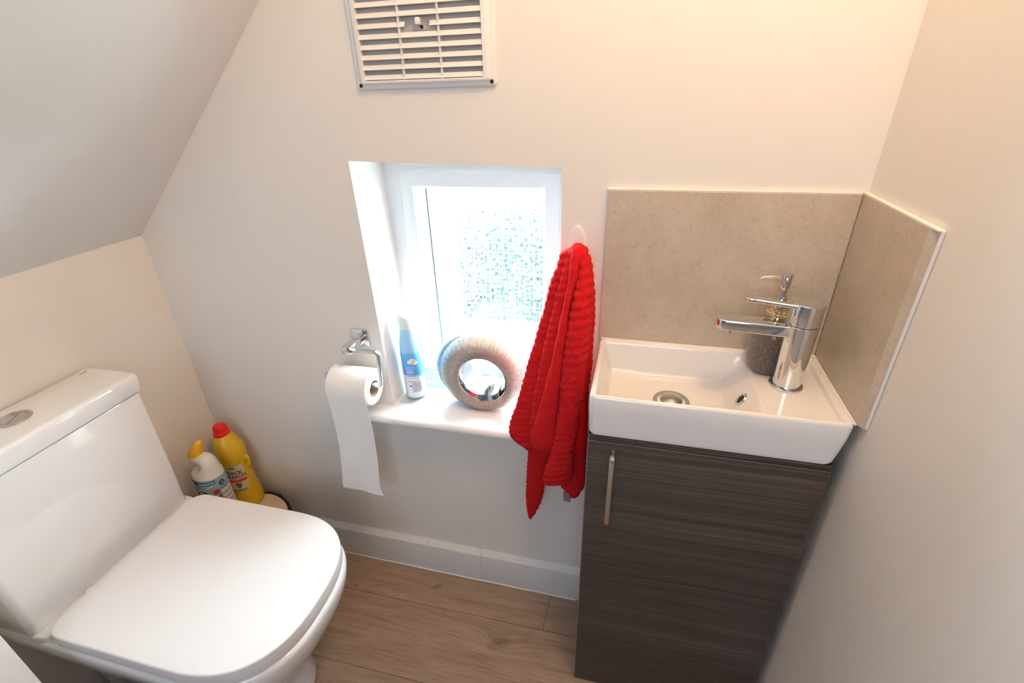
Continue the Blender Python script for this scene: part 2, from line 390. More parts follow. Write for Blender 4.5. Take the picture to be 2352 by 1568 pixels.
# skirting
def skirt(name, x0, x1):
    bm = bmesh.new()
    pr = [(0, 0), (-.018, 0), (-.018, .104), (-.0165, .1085), (-.012, .1125), (-.004, .117), (-.001, .120), (0, .120)]
    extr_poly(bm, [(x0, y, z) for y, z in pr], (x1-x0, 0, 0)); return struct(finish(name, bm, M['skirt'], angle=25))
XJ = at(1106, 1305, 'y', -.018).x
skirt('baseboard_back', 0, XJ); skirt('baseboard_back_right', XJ+.0008, 1.118)
bm = bmesh.new()
extr_poly(bm, [(W-d, -.24, z) for d, z in ((0, 0), (.016, 0), (.016, .104), (.012, .113), (.004, .117), (0, .12))], (0, -.47, 0))
struct(finish('baseboard_right', bm, M['skirt'], angle=25))
bm = bmesh.new(); box(bm, (0, -.225, 0), (.016, 0, .115), .003); struct(finish('baseboard_left', bm, M['skirt'], angle=25))
# sealant line between floor and skirting
bm = bmesh.new()
pth = [Vector((.30+k*.04, -.0185-.0006*math.sin(k*1.7), .0016)) for k in range(21)]
sweep(bm, pth, circ(.0022, 8)); struct(finish('trim_1', bm, M['silicone']))
# window sill board
bm = bmesh.new()
ys0 = -.0538; zs = .6027; zn = .5787
pr = [(.18, zs), (.12, zs)] + [(ys0+.012*(1-math.sin(a)), (zs+zn)/2+.012*math.cos(a)) for a in [PI*k/10 for k in range(11)]] + [(.12, zn), (.18, zn)]
x0, x1 = .535, 1.075
rs = []
def secx(x, sc): return [Vector((x, y if y > 0 else y*sc, z)) for y, z in pr]
A = [bm.verts.new(p_) for p_ in [(x0, y, z) for y, z in pr if y < .0]+[(x0, 0, zn)]+[]] if 0 else None
# nosing (full width) and tongue inside the opening
nose = [(0, zs), (ys0+.0135, zs)]+[p_ for p_ in pr if p_[0] < 0]+[(ys0+.0135, zn), (0, zn)]
extr_poly(bm, [(x0, y, z) for y, z in nose], (x1-x0, 0, 0))
box(bm, (xl_b-.003, 0, zn), (xr+.003, .17, zs))
sill = finish('window_sill', bm, M['gloss_white'])
# window
win = bpy.data.objects.new('window_1', None); C.objects.link(win); win['kind'] = 'structure'; win.location = (.82, .15, zs)
parts = [sill]
def frame(name, x0, x1, z0, z1, wl, wr, wt, wb, y0, y1, bev, m, ob_=.003):
    bm = bmesh.new()
    # mitred frame as four bars
    o = [(x0, z0), (x1, z0), (x1, z1), (x0, z1)]; i = [(x0+wl, z0+wb), (x1-wr, z0+wb), (x1-wr, z1-wt), (x0+wl, z1-wt)]
    sl_ = bev
    ii = [(i[0][0], i[0][1]), (i[1][0], i[1][1]), (i[2][0], i[2][1]), (i[3][0], i[3][1])]
    jj = [(i[0][0]-sl_, i[0][1]-sl_), (i[1][0]+sl_, i[1][1]-sl_), (i[2][0]+sl_, i[2][1]+sl_), (i[3][0]-sl_, i[3][1]+sl_)]
    ob = ob_; oo = [(o[0][0]+ob, o[0][1]+ob), (o[1][0]-ob, o[1][1]+ob), (o[2][0]-ob, o[2][1]-ob), (o[3][0]+ob, o[3][1]-ob)]
    rr = [[Vector((x, y1, z)) for x, z in o], [Vector((x, y0+ob_, z)) for x, z in o], [Vector((x, y0, z)) for x, z in oo], [Vector((x, y0, z)) for x, z in jj],
          [Vector((x, y0+sl_, z)) for x, z in ii], [Vector((x, y1, z)) for x, z in ii]]
    V = rings(bm, rr, caps=False)
    for k in range(4): bm.faces.new((V[-1][k], V[-1][(k+1) % 4], V[0][(k+1) % 4], V[0][k]))
    o_ = finish(name, bm, m, smooth=False); return o_
FX0, FX1, FZ0, FZ1 = .596, 1.052, .600, 1.185
parts.append(frame('window_frame', FX0, FX1, FZ0, FZ1,   .050, .042, .030, .042, .1366, .20, .006, M['upvc']))
parts.append(frame('window_sash', .637, 1.018, .634, 1.163, .042, .044, .043, .046, .1285, .185, .006, M['upvc'], .0085))
PX0, PX1, PZ0, PZ1 = .676, .977, .677, 1.123
bm = bmesh.new(); box(bm, (PX0, .168, PZ0), (PX1, .172, PZ1)); pane = finish('glass_pane', bm, M['pane'], smooth=False); parts.append(pane)
bm = bmesh.new(); box(bm, (PX0+.0128, .1655, PZ0), (PX0+.0158, .1679, PZ1)); 
spc = finish('spacer_bar', bm, M['spacer'], smooth=False); parts.append(spc)
bm = bmesh.new()
for a_, b_ in (((PX0-.001, .158, PZ0), (PX0+.013, .1665, PZ1)), ):
    pass
# slanted glazing bead on the left
extr_poly(bm, [(PX0-.004, .138, PZ0), (PX0+.0, .138, PZ0), (PX0+.013, .167, PZ0), (PX0-.004, .167, PZ0)], (0, 0, PZ1-PZ0))
parts.append(finish('glazing_bead', bm, M['upvc'], smooth=False))
for q in parts: q.parent = win
rebase(win, parts)

# outdoors, seen only through the obscure glass
bm = bmesh.new(); box(bm, (-6, .4, -2.6), (8, 3.2, -2.5)); struct(finish('ground_paving', bm, M['paving'], smooth=False))
bm = bmesh.new(); box(bm, (-9, 3.2, -2.6), (11, 14, -2.5)); struct(finish('ground_lawn', bm, mat('lawn', (.035, .05, .03), .9), smooth=False))
bm = bmesh.new(); box(bm, (-1.5, 1.75, -2.5), (1.9, 1.9, -.06), .01); tag(finish('garden_wall', bm, M['render'], smooth=False), 'pale low wall outside, a blurred white band low in the obscure window', 'wall')
bm = bmesh.new()
for k in range(22000):
    a = random.uniform(0, 2*PI); r = .5*random.random()**.5
    c_ = Vector((.38+r*math.cos(a)*.85, 2.3+r*math.sin(a)*.6, random.uniform(-2.5, .55)))
    d = Vector((random.gauss(0, 1), random.gauss(0, 1), random.gauss(0, 1))).normalized()*.020
    e = d.cross(Vector((random.gauss(0, 1), random.gauss(0, 1), .3))).normalized()*.010
    vs = [bm.verts.new(q) for q in (c_-d, c_+e, c_+d, c_-e)]; bm.faces.new(vs)
core = bmesh.ops.create_icosphere(bm, subdivisions=4, radius=1)['verts']
for v in core:
    n_ = 1+.18*noise.noise(v.co*3.1); v.co = Vector((.38+v.co.x*.37*n_, 2.35+v.co.y*.25*n_, -1.0+v.co.z*1.50*n_))
tag(finish('garden_shrub', bm, M['leafwall'], smooth=False), 'dark green shrub blurred behind the obscure window glass', 'shrub')

# ================================================================ VENT
VX0, VX1, VZ0, VZ1 = .653, .918, 1.3205, 1.5143
t = thing('air_vent', 'cream plastic louvred air vent grille screwed to the wall above the window', 'vent', ((VX0+VX1)/2, 0, VZ0))
cxv = (VX0+VX1)/2; czv = 1.4174; ps = []
bm = bmesh.new()
def rr_xz(w, h, r, y, n=5): return [Vector((cxv+a, y, czv+b)) for a, b in rrect(w, h, r, n)]
w_, h_ = VX1-VX0, VZ1-VZ0
iw, ih = .224, .1665
R_ = [rr_xz(w_, h_, .006, 0), rr_xz(w_, h_, .006, -.004), rr_xz(w_-.004, h_-.004, .005, -.0055), rr_xz(w_-.016, h_-.014, .004, -.006),
      rr_xz(iw+.014, ih+.008, .004, -.013), rr_xz(iw+.001, ih+.002, .003, -.0135), rr_xz(iw, ih, .003, -.0125), rr_xz(iw, ih, .003, -.001)]
rings(bm, R_, caps=False)
ps.append(finish('vent_frame', bm, M['plastic'], t, angle=20))
bm = bmesh.new(); box(bm, (cxv-iw/2, -.0022, czv-ih/2), (cxv+iw/2, -.0005, czv+ih/2)); ps.append(finish('shutter_plate', bm, M['dark_void'], t, False))
pitch = .0155
for k in range(11):
    z = czv+(k-5)*pitch
    sec_ = [(-.0128, -.0046), (-.0128, -.0036), (-.0075, .0034), (-.0065, .0034), (-.0100, -.0046)]
    segs = [(cxv-iw/2, cxv+iw/2)] if k != 5 else [(cxv-iw/2, cxv-.024), (cxv+.022, cxv+iw/2)]
    for a_, b_ in segs:
        bm = bmesh.new(); extr_poly(bm, [(a_, y, z+dz) for y, dz in sec_], (b_-a_, 0, 0))
        ps.append(finish('slat', bm, M['plastic'], t, False))
for f in (.345, .665):
    bm = bmesh.new(); x = cxv-iw/2+iw*f; box(bm, (x-.0016, -.0115, czv-ih/2), (x+.0016, -.002, czv+ih/2)); ps.append(finish('mullion', bm, M['plastic'], t, False))
bm = bmesh.new(); box(bm, (cxv-.003, -.016, czv-.003), (cxv+.006, -.002, czv+.008), .002); ps.append(finish('slide_knob', bm, M['plastic'], t))
bm = bmesh.new(); box(bm, (cxv+.002, -.0040, czv-.008), (cxv+.007, -.0030, czv-.003)); bm2 = bmesh.new(); box(bm2, (cxv-.012, -.0034, czv-.010), (cxv+.014, -.0020, czv+.009), .0008); ps.append(finish('slide_plate', bm2, M['dark_void'], t))
ps.append(finish('slide_slot', bm, M['black'], t, False))
for sx_ in (-1, 1):
    for sz_ in (-1, 1):
        bm = bmesh.new(); lathe(bm, [(.0028, -.0052), (.0034, -.0066), (.0018, -.0072)], (cxv+sx_*(w_/2-.0075), 0, czv+sz_*(h_/2-.0065)), 14, 'y')
        ps.append(finish('screw', bm, M['black'], t))
rebase(t, ps)

# ================================================================ SPLASHBACK
t = thing('back_splash_tile', 'beige stone-effect splashback tile on the wall behind the tap', 'tile', (1.32, 0, .84))
T = .010; XS = 1.1196; ZT = 1.150
bm = bmesh.new(); box(bm, (XS, -T, .8530), (W-T-.0008, -.0008, ZT), .0006, 1); a_ = finish('tile_slab', bm, M['tile'], t, False)
bm = bmesh.new(); sweep(bm, [Vector((XS+.004+k*.04, -.0120, .8538)) for k in range(11)], circ(.0020, 10)); box(bm, (XS-.002, -.004, .8585), (XS, -.0002, ZT)); box(bm, (XS-.002, -T+.002, ZT), (W-T, -.0002, ZT+.0028), .0008); b_ = finish('sealant', bm, M['silicone'], t, False); rebase(t, [a_, b_])
t = thing('side_splash_tile', 'beige stone-effect splashback tile on the right wall, showing its pale cut edge', 'tile', (W, -.12, .84))
bm = bmesh.new()
extr_poly(bm, [(W-.0006, -.0008, .8530), (W-T, -.0008, .8530), (W-T, -.2215, .8530), (W-.004, -.2335, .8530), (W-.0006, -.2335, .8530)], (0, 0, ZT-.8530))
a_ = finish('tile_slab', bm, M['tile'], t, False)
bm = bmesh.new()
sweep(bm, [Vector((W-.0120, -.014-k*.021, .8538)) for k in range(11)], circ(.0020, 10)); box(bm, (W-.0045, -.2375, .856), (W-.0004, -.2338, ZT+.002), .001); box(bm, (W-T+.0015, -.236, ZT), (W-.0003, -.001, ZT+.003), .001)
b_ = finish('sealant', bm, M['silicone'], t, False)
rebase(t, [a_, b_])

# ================================================================ VANITY UNIT
XC0, XC1, DC = 1.1232, 1.511, -.2247
t = thing('vanity_unit', 'dark grained laminate vanity cabinet standing under the small basin', 'cabinet', (1.317, -.11, 0)); ps = []
bm = bmesh.new()
box(bm, (XC0, -.205, 0), (XC0+.015, -.004, .7693)); box(bm, (XC1-.015, -.205, 0), (XC1, -.004, .7693))
box(bm, (XC0+.015, -.203, .0), (XC1-.015, -.19, .77-.02)); box(bm, (XC0+.015, -.203, .748), (XC1-.015, -.004, .7693))
for a_, b_, yy in ((.7655, .7693, -.2235), (.7615, .7640, -.2235), (.7582, .7600, -.2235)): box(bm, (XC0+.001, yy, a_), (XC1-.001, -.2045, b_))
box(bm, (XC0+.001, -.2200, .7575), (XC1-.001, -.2045, .7693))
ps.append(finish('body', bm, M['wenge'], t, False))
bm = bmesh.new(); box(bm, (XC0, DC, .002), (XC1, -.2062, .7565), .0012, 2); dr = finish('door', bm, M['wenge'], t); ps.append(dr)
bm = bmesh.new(); box(bm, (XC0-.0006, DC-.0004, .003), (XC0+.0010, -.2068, .7555)); box(bm, (XC1-.0002, DC+.0014, .003), (XC1+.0006, -.2068, .7555))
box(bm, (XC0+.001, DC+.001, .7562), (XC1-.001, -.2068, .7570))
eb = finish('edge_band', bm, M['edge'], dr, False); eb['label'] = 'lighter brown edge banding'
bm = bmesh.new()
hx = 1.1685; zt_, zb_ = .7405, .5825; hy = -.250
pth = [Vector((hx, DC, zt_)), Vector((hx, hy+.010, zt_)), Vector((hx, hy+.003, zt_-.002)), Vector((hx, hy, zt_-.010)), Vector((hx, hy, zt_-.04)), Vector((hx, hy, zb_+.04)), Vector((hx, hy, zb_+.010)), Vector((hx, hy+.003, zb_+.002)), Vector((hx, hy+.010, zb_)), Vector((hx, DC, zb_))]
sweep(bm, pth, rrect(.0095, .006, .0025, 4), Vector((0, 0, 1))); hd = finish('handle', bm, M['satin'], dr); hd['label'] = 'slim satin chrome bow handle'
rebase(t, ps)

# ================================================================ BASIN
BX0, BX1, BY0, BY1 = 1.1217, 1.5215, -.2272, -.0105; ZB, ZR = .7705, .8543
t = thing('wash_basin', 'small white ceramic basin on the dark vanity cabinet', 'basin', ((BX0+BX1)/2, -.12, ZB)); ps = []
def sm(a, b, x):
    u = max(0, min(1, (x-a)/(b-a))); return u*u*(3-2*u)
def basin_z(x, y):
    # tap deck (right) and lip
    d = min(x-BX0, BX1-x, y-BY0, BY1-y)
    dl = x-BX0; dr_ = BX1-x; df = y-BY0; db = BY1-y
    z = ZR
    lip = min(sm(.007, .011, df), sm(.007, .012, db), sm(.013, .018, dr_), sm(.010, .015, dl))
    z -= .0092*lip
    # bowl
    bl = sm(.010, .030, dl); bf = sm(.006, .015, df); bb = sm(.008, .024, db)
    xx = x-.04*(y+.12); lin = max(0, min(1, (xx-1.358)/.042)); br = 1-(.35*sm(1.354, 1.404, xx)+.65*lin)
    bowl = bl*bf*bb*br
    z -= .0535*bowl**.9 if bowl > 0 else 0
    z -= .004*bowl*max(0, 1-math.hypot(x-1.27, y+.105)/.12)
    return z
nx, ny = 200, 110
bm = bmesh.new()
RC = .012
outl = []
def cornered(x, y):
    """push the grid border onto a rounded rectangle"""
    cx0 = min(max(x, BX0+RC), BX1-RC); cy0 = min(max(y, BY0+RC), BY1-RC)
    dx, dy = x-cx0, y-cy0
    if dx and dy:
        l = math.hypot(dx, dy); m_ = max(abs(dx), abs(dy))
        return cx0+dx*m_/l, cy0+dy*m_/l
    return x, y
grid = []
for j in range(ny+1):
    rowv = []
    for i in range(nx+1):
        x = BX0+(BX1-BX0)*i/nx; y = BY0+(BY1-BY0)*j/ny
        d = min(x-BX0, BX1-x, y-BY0, BY1-y)
        z = basin_z(x, y)
        if d < .006: z -= .006-math.sqrt(max(0, .006**2-(.006-d)**2))
        X_, Y_ = cornered(x, y); rowv.append(bm.verts.new((X_, Y_, z)))
    grid.append(rowv)
for j in range(ny):
    for i in range(nx): bm.faces.new((grid[j][i], grid[j][i+1], grid[j+1][i+1], grid[j+1][i]))
border = grid[0][:]+[r[-1] for r in grid[1:]]+grid[-1][-2::-1]+[r[0] for r in grid[-2:0:-1]]
prev = border; cb = Vector(((BX0+BX1)/2, (BY0+BY1)/2, 0))
for z, ins in ((ZR-.03, .001), (ZB+.02, .0045), (ZB+.008, .006), (ZB+.0035, .0072), (ZB+.001, .0095), (ZB, .013)):
    cur = []
    for v in border:
        x, y = v.co.x, v.co.y
        hx_, hy_ = (BX1-BX0)/2, (BY1-BY0)/2
        insR = ins*(1.6 if x > cb.x else .35)
        cur.append(bm.verts.new((cb.x+(x-cb.x)*(1-insR/hx_), cb.y+(y-cb.y)*(1-ins*.35/hy_), z)))
    n = len(cur)
    for k in range(n): bm.faces.new((prev[k], prev[(k+1) % n], cur[(k+1) % n], cur[k]))
    prev = cur
bm.faces.new(prev)
ps.append(finish('bowl', bm, M['ceramic'], t, angle=60))
DX, DY = 1.266, -.117; zd = basin_z(DX, DY)
bm = bmesh.new(); lathe(bm, [(.0315, zd-.004), (.0335, zd+.0005), (.0325, zd+.0022), (.0255, zd+.0015), (.0245, zd-.003)], (DX, DY, 0), 48); w1 = finish('waste', bm, M['satin'], t)
bm = bmesh.new(); lathe(bm, [(.0195, zd), (.0205, zd+.004), (.020, zd+.0065), (.014, zd+.0098), (.006, zd+.0108), (.0005, zd+.011)], (DX, DY, 0), 48); w2 = finish('plug', bm, M['satin'], w1)
w1['label'] = 'round chrome waste with domed plug'; ps.append(w1)
# overflow on the sloping side
ox, oy = 1.3800, -.1330; oz = basin_z(ox, oy)+.0006
nrm = Vector((-(basin_z(ox+.004, oy)-basin_z(ox-.004, oy))/.008, -(basin_z(ox, oy+.004)-basin_z(ox, oy-.004))/.008, 1)).normalized()
q = nrm.to_track_quat('Z', 'Y').to_matrix().to_4x4()
bm = bmesh.new(); lathe(bm, [(.0125, -.003), (.0130, .0008), (.0122, .0020), (.0098, .0022), (.0082, .0008), (.0080, -.004)], (0, 0, 0), 40, caps=False)
bm.transform(Matrix.Translation((ox, oy, oz))@q); ov = finish('overflow_ring', bm, M['chrome'], t); ps.append(ov)
bm = bmesh.new(); lathe(bm, [(.0084, .0002), (.0002, .0003)], (0, 0, 0), 30); bm.transform(Matrix.Translation((ox, oy, oz))@q); finish('overflow_hole', bm, M['black'], ov)
rebase(t, ps)

# ================================================================ TAP
TX, TY, TZ = 1.4495, -.1145, .8451
t = thing('mixer_tap', 'chrome single-lever mixer tap on the right side of the basin', 'tap', (TX, TY, TZ)); ps = []
bm = bmesh.new(); lathe(bm, [(.0245, TZ-.001), (.0268, TZ+.0002), (.0270, TZ+.004), (.0258, TZ+.0052), (.023, TZ+.0055)], (TX, TY, 0), 64); ps.append(finish('base_ring', bm, M['chrome'], t))
bm = bmesh.new(); lathe(bm, [(.0222, TZ+.002), (.0224, TZ+.02), (.0236, TZ+.075), (.0243, TZ+.105), (.0246, TZ+.1182), (.0236, TZ+.1195)], (TX, TY, 0), 64)
for v in bm.verts: v.co.x += .0008*(v.co.z-TZ)/.115
bd = finish('body', bm, M['chrome'], t); ps.append(bd)
bm = bmesh.new()
L = .1305; N_ = 26; rs = []
for k in range(N_+1):
    s_ = k/N_; x = TX-.010-(L-.010)*s_
    wd = .0355-.002*s_; zt2 = .9625+.0005*s_; th = .0200-.0020*s_
    e_ = (x-(TX-L))
    if e_ < wd/2: wd = 2*math.sqrt(max(1e-6, (wd/2)**2-(wd/2-e_)**2))
    yc = TY+.006*s_+.004
    rs.append([Vector((x, yc+a, zt2-th/2+b)) for a, b in rrect(max(wd, .006), th, .0028, 4)])
rings(bm, rs); ps.append(finish('spout', bm, M['chrome'], t))
bm = bmesh.new(); lathe(bm, [(.0095, .936), (.0105, .938), (.0105, .947)], (TX-L+.018, TY+.010, 0), 32); finish('aerator', bm, M['satin'], ps[-1])
ps[-1].name = 'spout'
bm = bmesh.new(); rs = []
for r_, h_ in ((.0230, .9655), (.0244, .9662), (.0248, .970), (.0252, 1.0005), (.0250, 1.0022), (.0244, 1.0027)):
    loop = []
    for k in range(64):
        a = 2*PI*k/64; x = r_*math.cos(a); y = r_*math.sin(a)
        loop.append(Vector((TX+.0005+x, TY+y, h_ + (x*-.02 if h_ > .98 else 0))))
    rs.append(loop)
rings(bm, rs); cp = finish('lever_cap', bm, M['chrome'], t); ps.append(cp)
bm = bmesh.new(); rs = []
for k in range(25):
    s_ = k/24; x = TX-.012-.0815*s_
    wd = .034-.014*s_ if s_ < .9 else .0215
    e_ = .0815*(1-s_)
    wd = .036-.018*min(1, s_*1.3)
    if e_ < wd/2: wd = 2*math.sqrt(max(1e-6, (wd/2)**2-(wd/2-e_)**2))
    rs.append([Vector((x, TY+a+.004*s_, .9985+.0025*s_+b)) for a, b in rrect(max(wd, .004), .0062, .0018, 3)])
rings(bm, rs); lv = finish('lever', bm, M['chrome'], t); ps.append(lv)
rebase(t, ps)

# ================================================================ SOAP DISPENSER
SX, SY, SZ = 1.4275, -.0555, .8455
t = thing('soap_dispenser', 'grey glitter glass soap dispenser with chrome pump, behind the tap', 'soap dispenser', (SX, SY, SZ)); ps = []
def Z(h): return SZ+h
bm = bmesh.new(); lathe(bm, [(.028, Z(0)), (.033, Z(.002)), (.0365, Z(.010)), (.0378, Z(.025)), (.0378, Z(.05)), (.036, Z(.068)), (.031, Z(.083)), (.023, Z(.094)), (.0145, Z(.100)), (.0125, Z(.104))], (SX, SY, 0), 56); ps.append(finish('bottle', bm, M['glitter'], t))
bm = bmesh.new(); lathe(bm, [(.0125, Z(.103)), (.0190, Z(.107)), (.0205, Z(.112)), (.0190, Z(.118)), (.0120, Z(.122))], (SX, SY, 0), 40); ps.append(finish('crystal_collar', bm, M['crystal'], t))
bm = bmesh.new(); lathe(bm, [(.0125, Z(.121)), (.0125, Z(.134)), (.0205, Z(.1345)), (.0208, Z(.137)), (.0200, Z(.1385)), (.010, Z(.1405)), (.0075, Z(.1408))], (SX, SY, 0), 40); ps.append(finish('neck_ring', bm, M['gold'], t))
bm = bmesh.new(); lathe(bm, [(.0058, Z(.138)), (.0058, Z(.155)), (.0080, Z(.157)), (.0086, Z(.160)), (.0090, Z(.178)), (.0105, Z(.1795)), (.0105, Z(.1815)), (.008, Z(.1825))], (SX, SY, 0), 40)
pm = finish('pump', bm, M['chrome'], t); ps.append(pm)
bm = bmesh.new()
pth = catmull([(SX-.004, SY, Z(.175)), (SX-.018, SY-.001, Z(.176)), (SX-.032, SY-.002, Z(.1752)), (SX-.041, SY-.003, Z(.1725))], 6)
sweep(bm, pth, lambda i, s_: circ(.0030-.0013*s_, 12)); finish('nozzle', bm, M['chrome'], pm)
rebase(t, ps)

# ================================================================ TOILET
t = thing('toilet', 'white close-coupled toilet with its lid shut, against the left wall', 'toilet', (.3, -.425, 0)); ps = []
CY = -.4215
def dshape(xb, xf, w, xm, n=2.6, rb=.03, N=64, cyy=CY):
    out = []
    for k in range(N+1):            # front half, from near side (-y) to far side (+y)
        a = -PI/2+PI*k/N
        ca, sa = math.cos(a), math.sin(a)
        out.append((xm+(xf-xm)*abs(ca)**(2/n), cyy+w*math.copysign(abs(sa)**(2/n), sa)))
    M_ = 10
    for k in range(1, M_): out.append((xm+(xb+rb-xm)*k/M_, cyy+w))
    for k in range(9): a = PI/2+PI/2*k/8; out.append((xb+rb+rb*math.cos(a), cyy+w-rb+rb*math.sin(a)))
    for k in range(1, 6): out.append((xb, cyy+(w-rb)*(1-2*k/6)))
    for k in range(9): a = PI+PI/2*k/8; out.append((xb+rb+rb*math.cos(a), cyy-w+rb+rb*math.sin(a)))
    for k in range(1, M_): out.append((xb+rb+(xm-xb-rb)*k/M_, cyy-w))
    return out
# lid, slightly crowned
bm = bmesh.new()
ol = dshape(.163, .633, .1825, .44, rb=.034)
V = prism(bm, ol, .409, .440, .002, .0035, 4)
top = V[-1]; bm.faces.remove([f for f in top[0].link_faces if len(f.verts) > 4][0])
cpt = Vector((.40, CY, 0)); prev = top
for s_, dz in ((.9, .0004), (.6, .0012), (.3, .0017), (.05, .0018)):
    cur = [bm.verts.new((cpt.x+(v.co.x-cpt.x)*s_, cpt.y+(v.co.y-cpt.y)*s_, .440+dz)) for v in top]
    n = len(cur)
    for k in range(n): bm.faces.new((prev[k], prev[(k+1) % n], cur[(k+1) % n], cur[k]))
    prev = cur
bm.faces.new(prev)
ps.append(finish('lid', bm, M['seat_plastic'], t, angle=50))
bm = bmesh.new(); prism(bm, dshape(.168, .628, .178, .44, rb=.03), .404, .4085, .001, .001, 2); ps.append(finish('seat', bm, M['seat_plastic'], t))
for s_ in (-1, 1):
    bm = bmesh.new(); lathe(bm, [(.011, .404), (.011, .424), (.0095, .426)], (.150, CY+s_*.085, 0), 24); ps.append(finish('hinge', bm, M['seat_plastic'], t))
# pan
bm = bmesh.new(); rs = []
lv_ = [(.000, .022, .492, .110, 2.4), (.012, .022, .494, .112, 2.4), (.030, .022, .484, .106, 2.4), (.10, .022, .486, .106, 2.4), (.16, .02, .510, .115, 2.3), (.22, .018, .552, .134, 2.3), (.28, .016, .594, .157, 2.4),
       (.33, .014, .622, .174, 2.5), (.37, .012, .636, .1825, 2.55), (.392, .012, .638, .1845, 2.6), (.400, .012, .636, .183, 2.6), (.4035, .014, .631, .179, 2.6)]
for z, xb, xf, w, nn in lv_: rs.append([Vector((x, y, z)) for x, y in dshape(xb, xf, w, .44 if z > .2 else .34, nn, rb=.02)])
rings(bm, rs)
# rear deck under the cistern
dk = [(x_, CY+y_) for x_, y_ in ((.010+.0, .1835), (.135, .1835), (.157, .178), (.162, .160), (.162, -.160), (.157, -.178), (.135, -.1835), (.010, -.1835))]
prism(bm, dk[::-1], .395, .4185, 0, .003, 3)
ps.append(finish('pan', bm, M['ceramic'], t, angle=50))
# cistern
bm = bmesh.new(); rs = []
def tank(z, x1, y0, y1, r=.014, x0=.012):
    return [Vector((x0+(x1-x0)/2+a, (y0+y1)/2+b, z)) for a, b in rrect(x1-x0, y1-y0, r, 6)]
rs = [tank(.4165, .1335, -.6045, -.2470), tank(.4195, .1350, -.6060, -.2455), tank(.55, .1380, -.6060, -.2455), tank(.7435, .1425, -.6065, -.2455), tank(.7455, .1415, -.6055, -.2465)]
rings(bm, rs); ps.append(finish('cistern', bm, M['ceramic'], t, angle=40))
bm = bmesh.new()
LY0, LY1 = -.612, -.2375
rs = [tank(.7492, .1455, LY0+.001, LY1-.001, .016, .008), tank(.751, .1465, LY0, LY1, .016, .008), tank(.771, .1462, LY0, LY1, .012, .008), tank(.7815, .1458, LY0, LY1, .012, .008), tank(.7858, .1442, LY0+.0016, LY1-.0016, .012, .008),
      tank(.7886, .1415, LY0+.0045, LY1-.0045, .011, .008), tank(.7898, .1370, LY0+.009, LY1-.009, .010, .010)]
rings(bm, rs); cl = finish('cistern_lid', bm, M['ceramic'], t, angle=40); ps.append(cl)
bx, by = .066, -.427
bm = bmesh.new(); lathe(bm, [(.0215, .7903), (.0001, .7904)], (bx, by, 0), 32); finish('button_gap', bm, M['dark_void'], cl)
bm = bmesh.new(); lathe(bm, [(.0275, .789), (.028, .7912), (.0268, .7925), (.0215, .7922), (.0208, .7905)], (bx, by, 0), 48, caps=False); fr = finish('flush_button', bm, M['satin'], cl); fr['label'] = 'round dual flush button'
for s_ in (-1, 1):
    o_ = []
    for k in range(25):
        a = math.radians(-62)+(PI*k/24 if s_ > 0 else PI+PI*k/24); o_.append((bx+.0202*math.cos(a)*1, by+.0202*math.sin(a)))
    # move halves apart a touch
    dd = Vector((math.cos(math.radians(28))*.0006*s_, math.sin(math.radians(28))*.0006*s_))
    bm2 = bmesh.new() if s_ < 0 else None
    if s_ < 0: bmb = bm2
    prism(bmb, [(x+dd.x, y+dd.y) for x, y in o_], .7895, .7921, 0, .0006, 2)
finish('button_halves', bmb, M['satin'], cl)
rebase(t, ps)
# small printed mark on the cistern lid
def text_bm(s, size, ext=.0002):
    cu = bpy.data.curves.new('t', 'FONT'); cu.body = s; cu.size = size; cu.extrude = ext; cu.offset = size*.018; cu.align_x = 'CENTER'; cu.align_y = 'CENTER'
    ob = bpy.data.objects.new('t', cu); C.objects.link(ob)
    bpy.context.view_layer.update()
    me = bpy.data.meshes.new_from_object(ob.evaluated_get(bpy.context.evaluated_depsgraph_get()))
    bm = bmesh.new(); bm.from_mesh(me); bpy.data.objects.remove(ob); bpy.data.curves.remove(cu); bpy.data.meshes.remove(me)
    return bm
bm = bmesh.new()
for k in range(6):
    w_ = .0012 if k % 2 else .0020
    box(bm, (-.0078+k*.0027, -.0014, 0), (-.0078+k*.0027+w_, .0014, .0004))
bm.transform(Matrix.Translation((.0265, -.266, .7899))@Matrix.Rotation(math.radians(92), 4, 'Z'))
mk = finish('printed_mark', bm, M['ink'], cl, False); 
# children of parented parts keep world coordinates because cl's own matrix is identity in world

# ================================================================ LOG STUMP AND CLEANERS
SLZ = .218
t = thing('log_stool', 'round bark-edged wood slice stump in the corner under the cleaning bottles', 'wood stump', (.145, -.15, 0)); ps = []
def stump(r, z, s=0):
    return [Vector((.146+(r+.004*noise.noise(Vector((math.cos(2*PI*k/72)*2.2, math.sin(2*PI*k/72)*2.2, 1)))+s*.0035*noise.noise(Vector((math.cos(2*PI*k/72)*9, math.sin(2*PI*k/72)*9, z*9))))*math.cos(2*PI*k/72)*.97,
                    -.1445+(r+.004*noise.noise(Vector((math.cos(2*PI*k/72)*2.2, math.sin(2*PI*k/72)*2.2, 1)))+s*.0035*noise.noise(Vector((math.cos(2*PI*k/72)*9, math.sin(2*PI*k/72)*9, z*9))))*math.sin(2*PI*k/72), z)) for k in range(72)]
bm = bmesh.new(); rings(bm, [stump(.119, 0), stump(.119, SLZ-.003), stump(.117, SLZ)]); ps.append(finish('cut_log', bm, M['slice'], t))
bm = bmesh.new(); V = [stump(.1195, 0), stump(.1195, SLZ-.001), stump(.121, SLZ+.0015, 1), stump(.1255, SLZ+.001, 1), stump(.1275, SLZ-.004, 1), stump(.126, .15, 1), stump(.1265, .07, 1), stump(.125, 0, 1)]
rings(bm, V, caps=False); br_ = finish('bark', bm, M['bark'], t); br_['label'] = 'dark bark rim'; ps.append(br_)
rebase(t, ps)
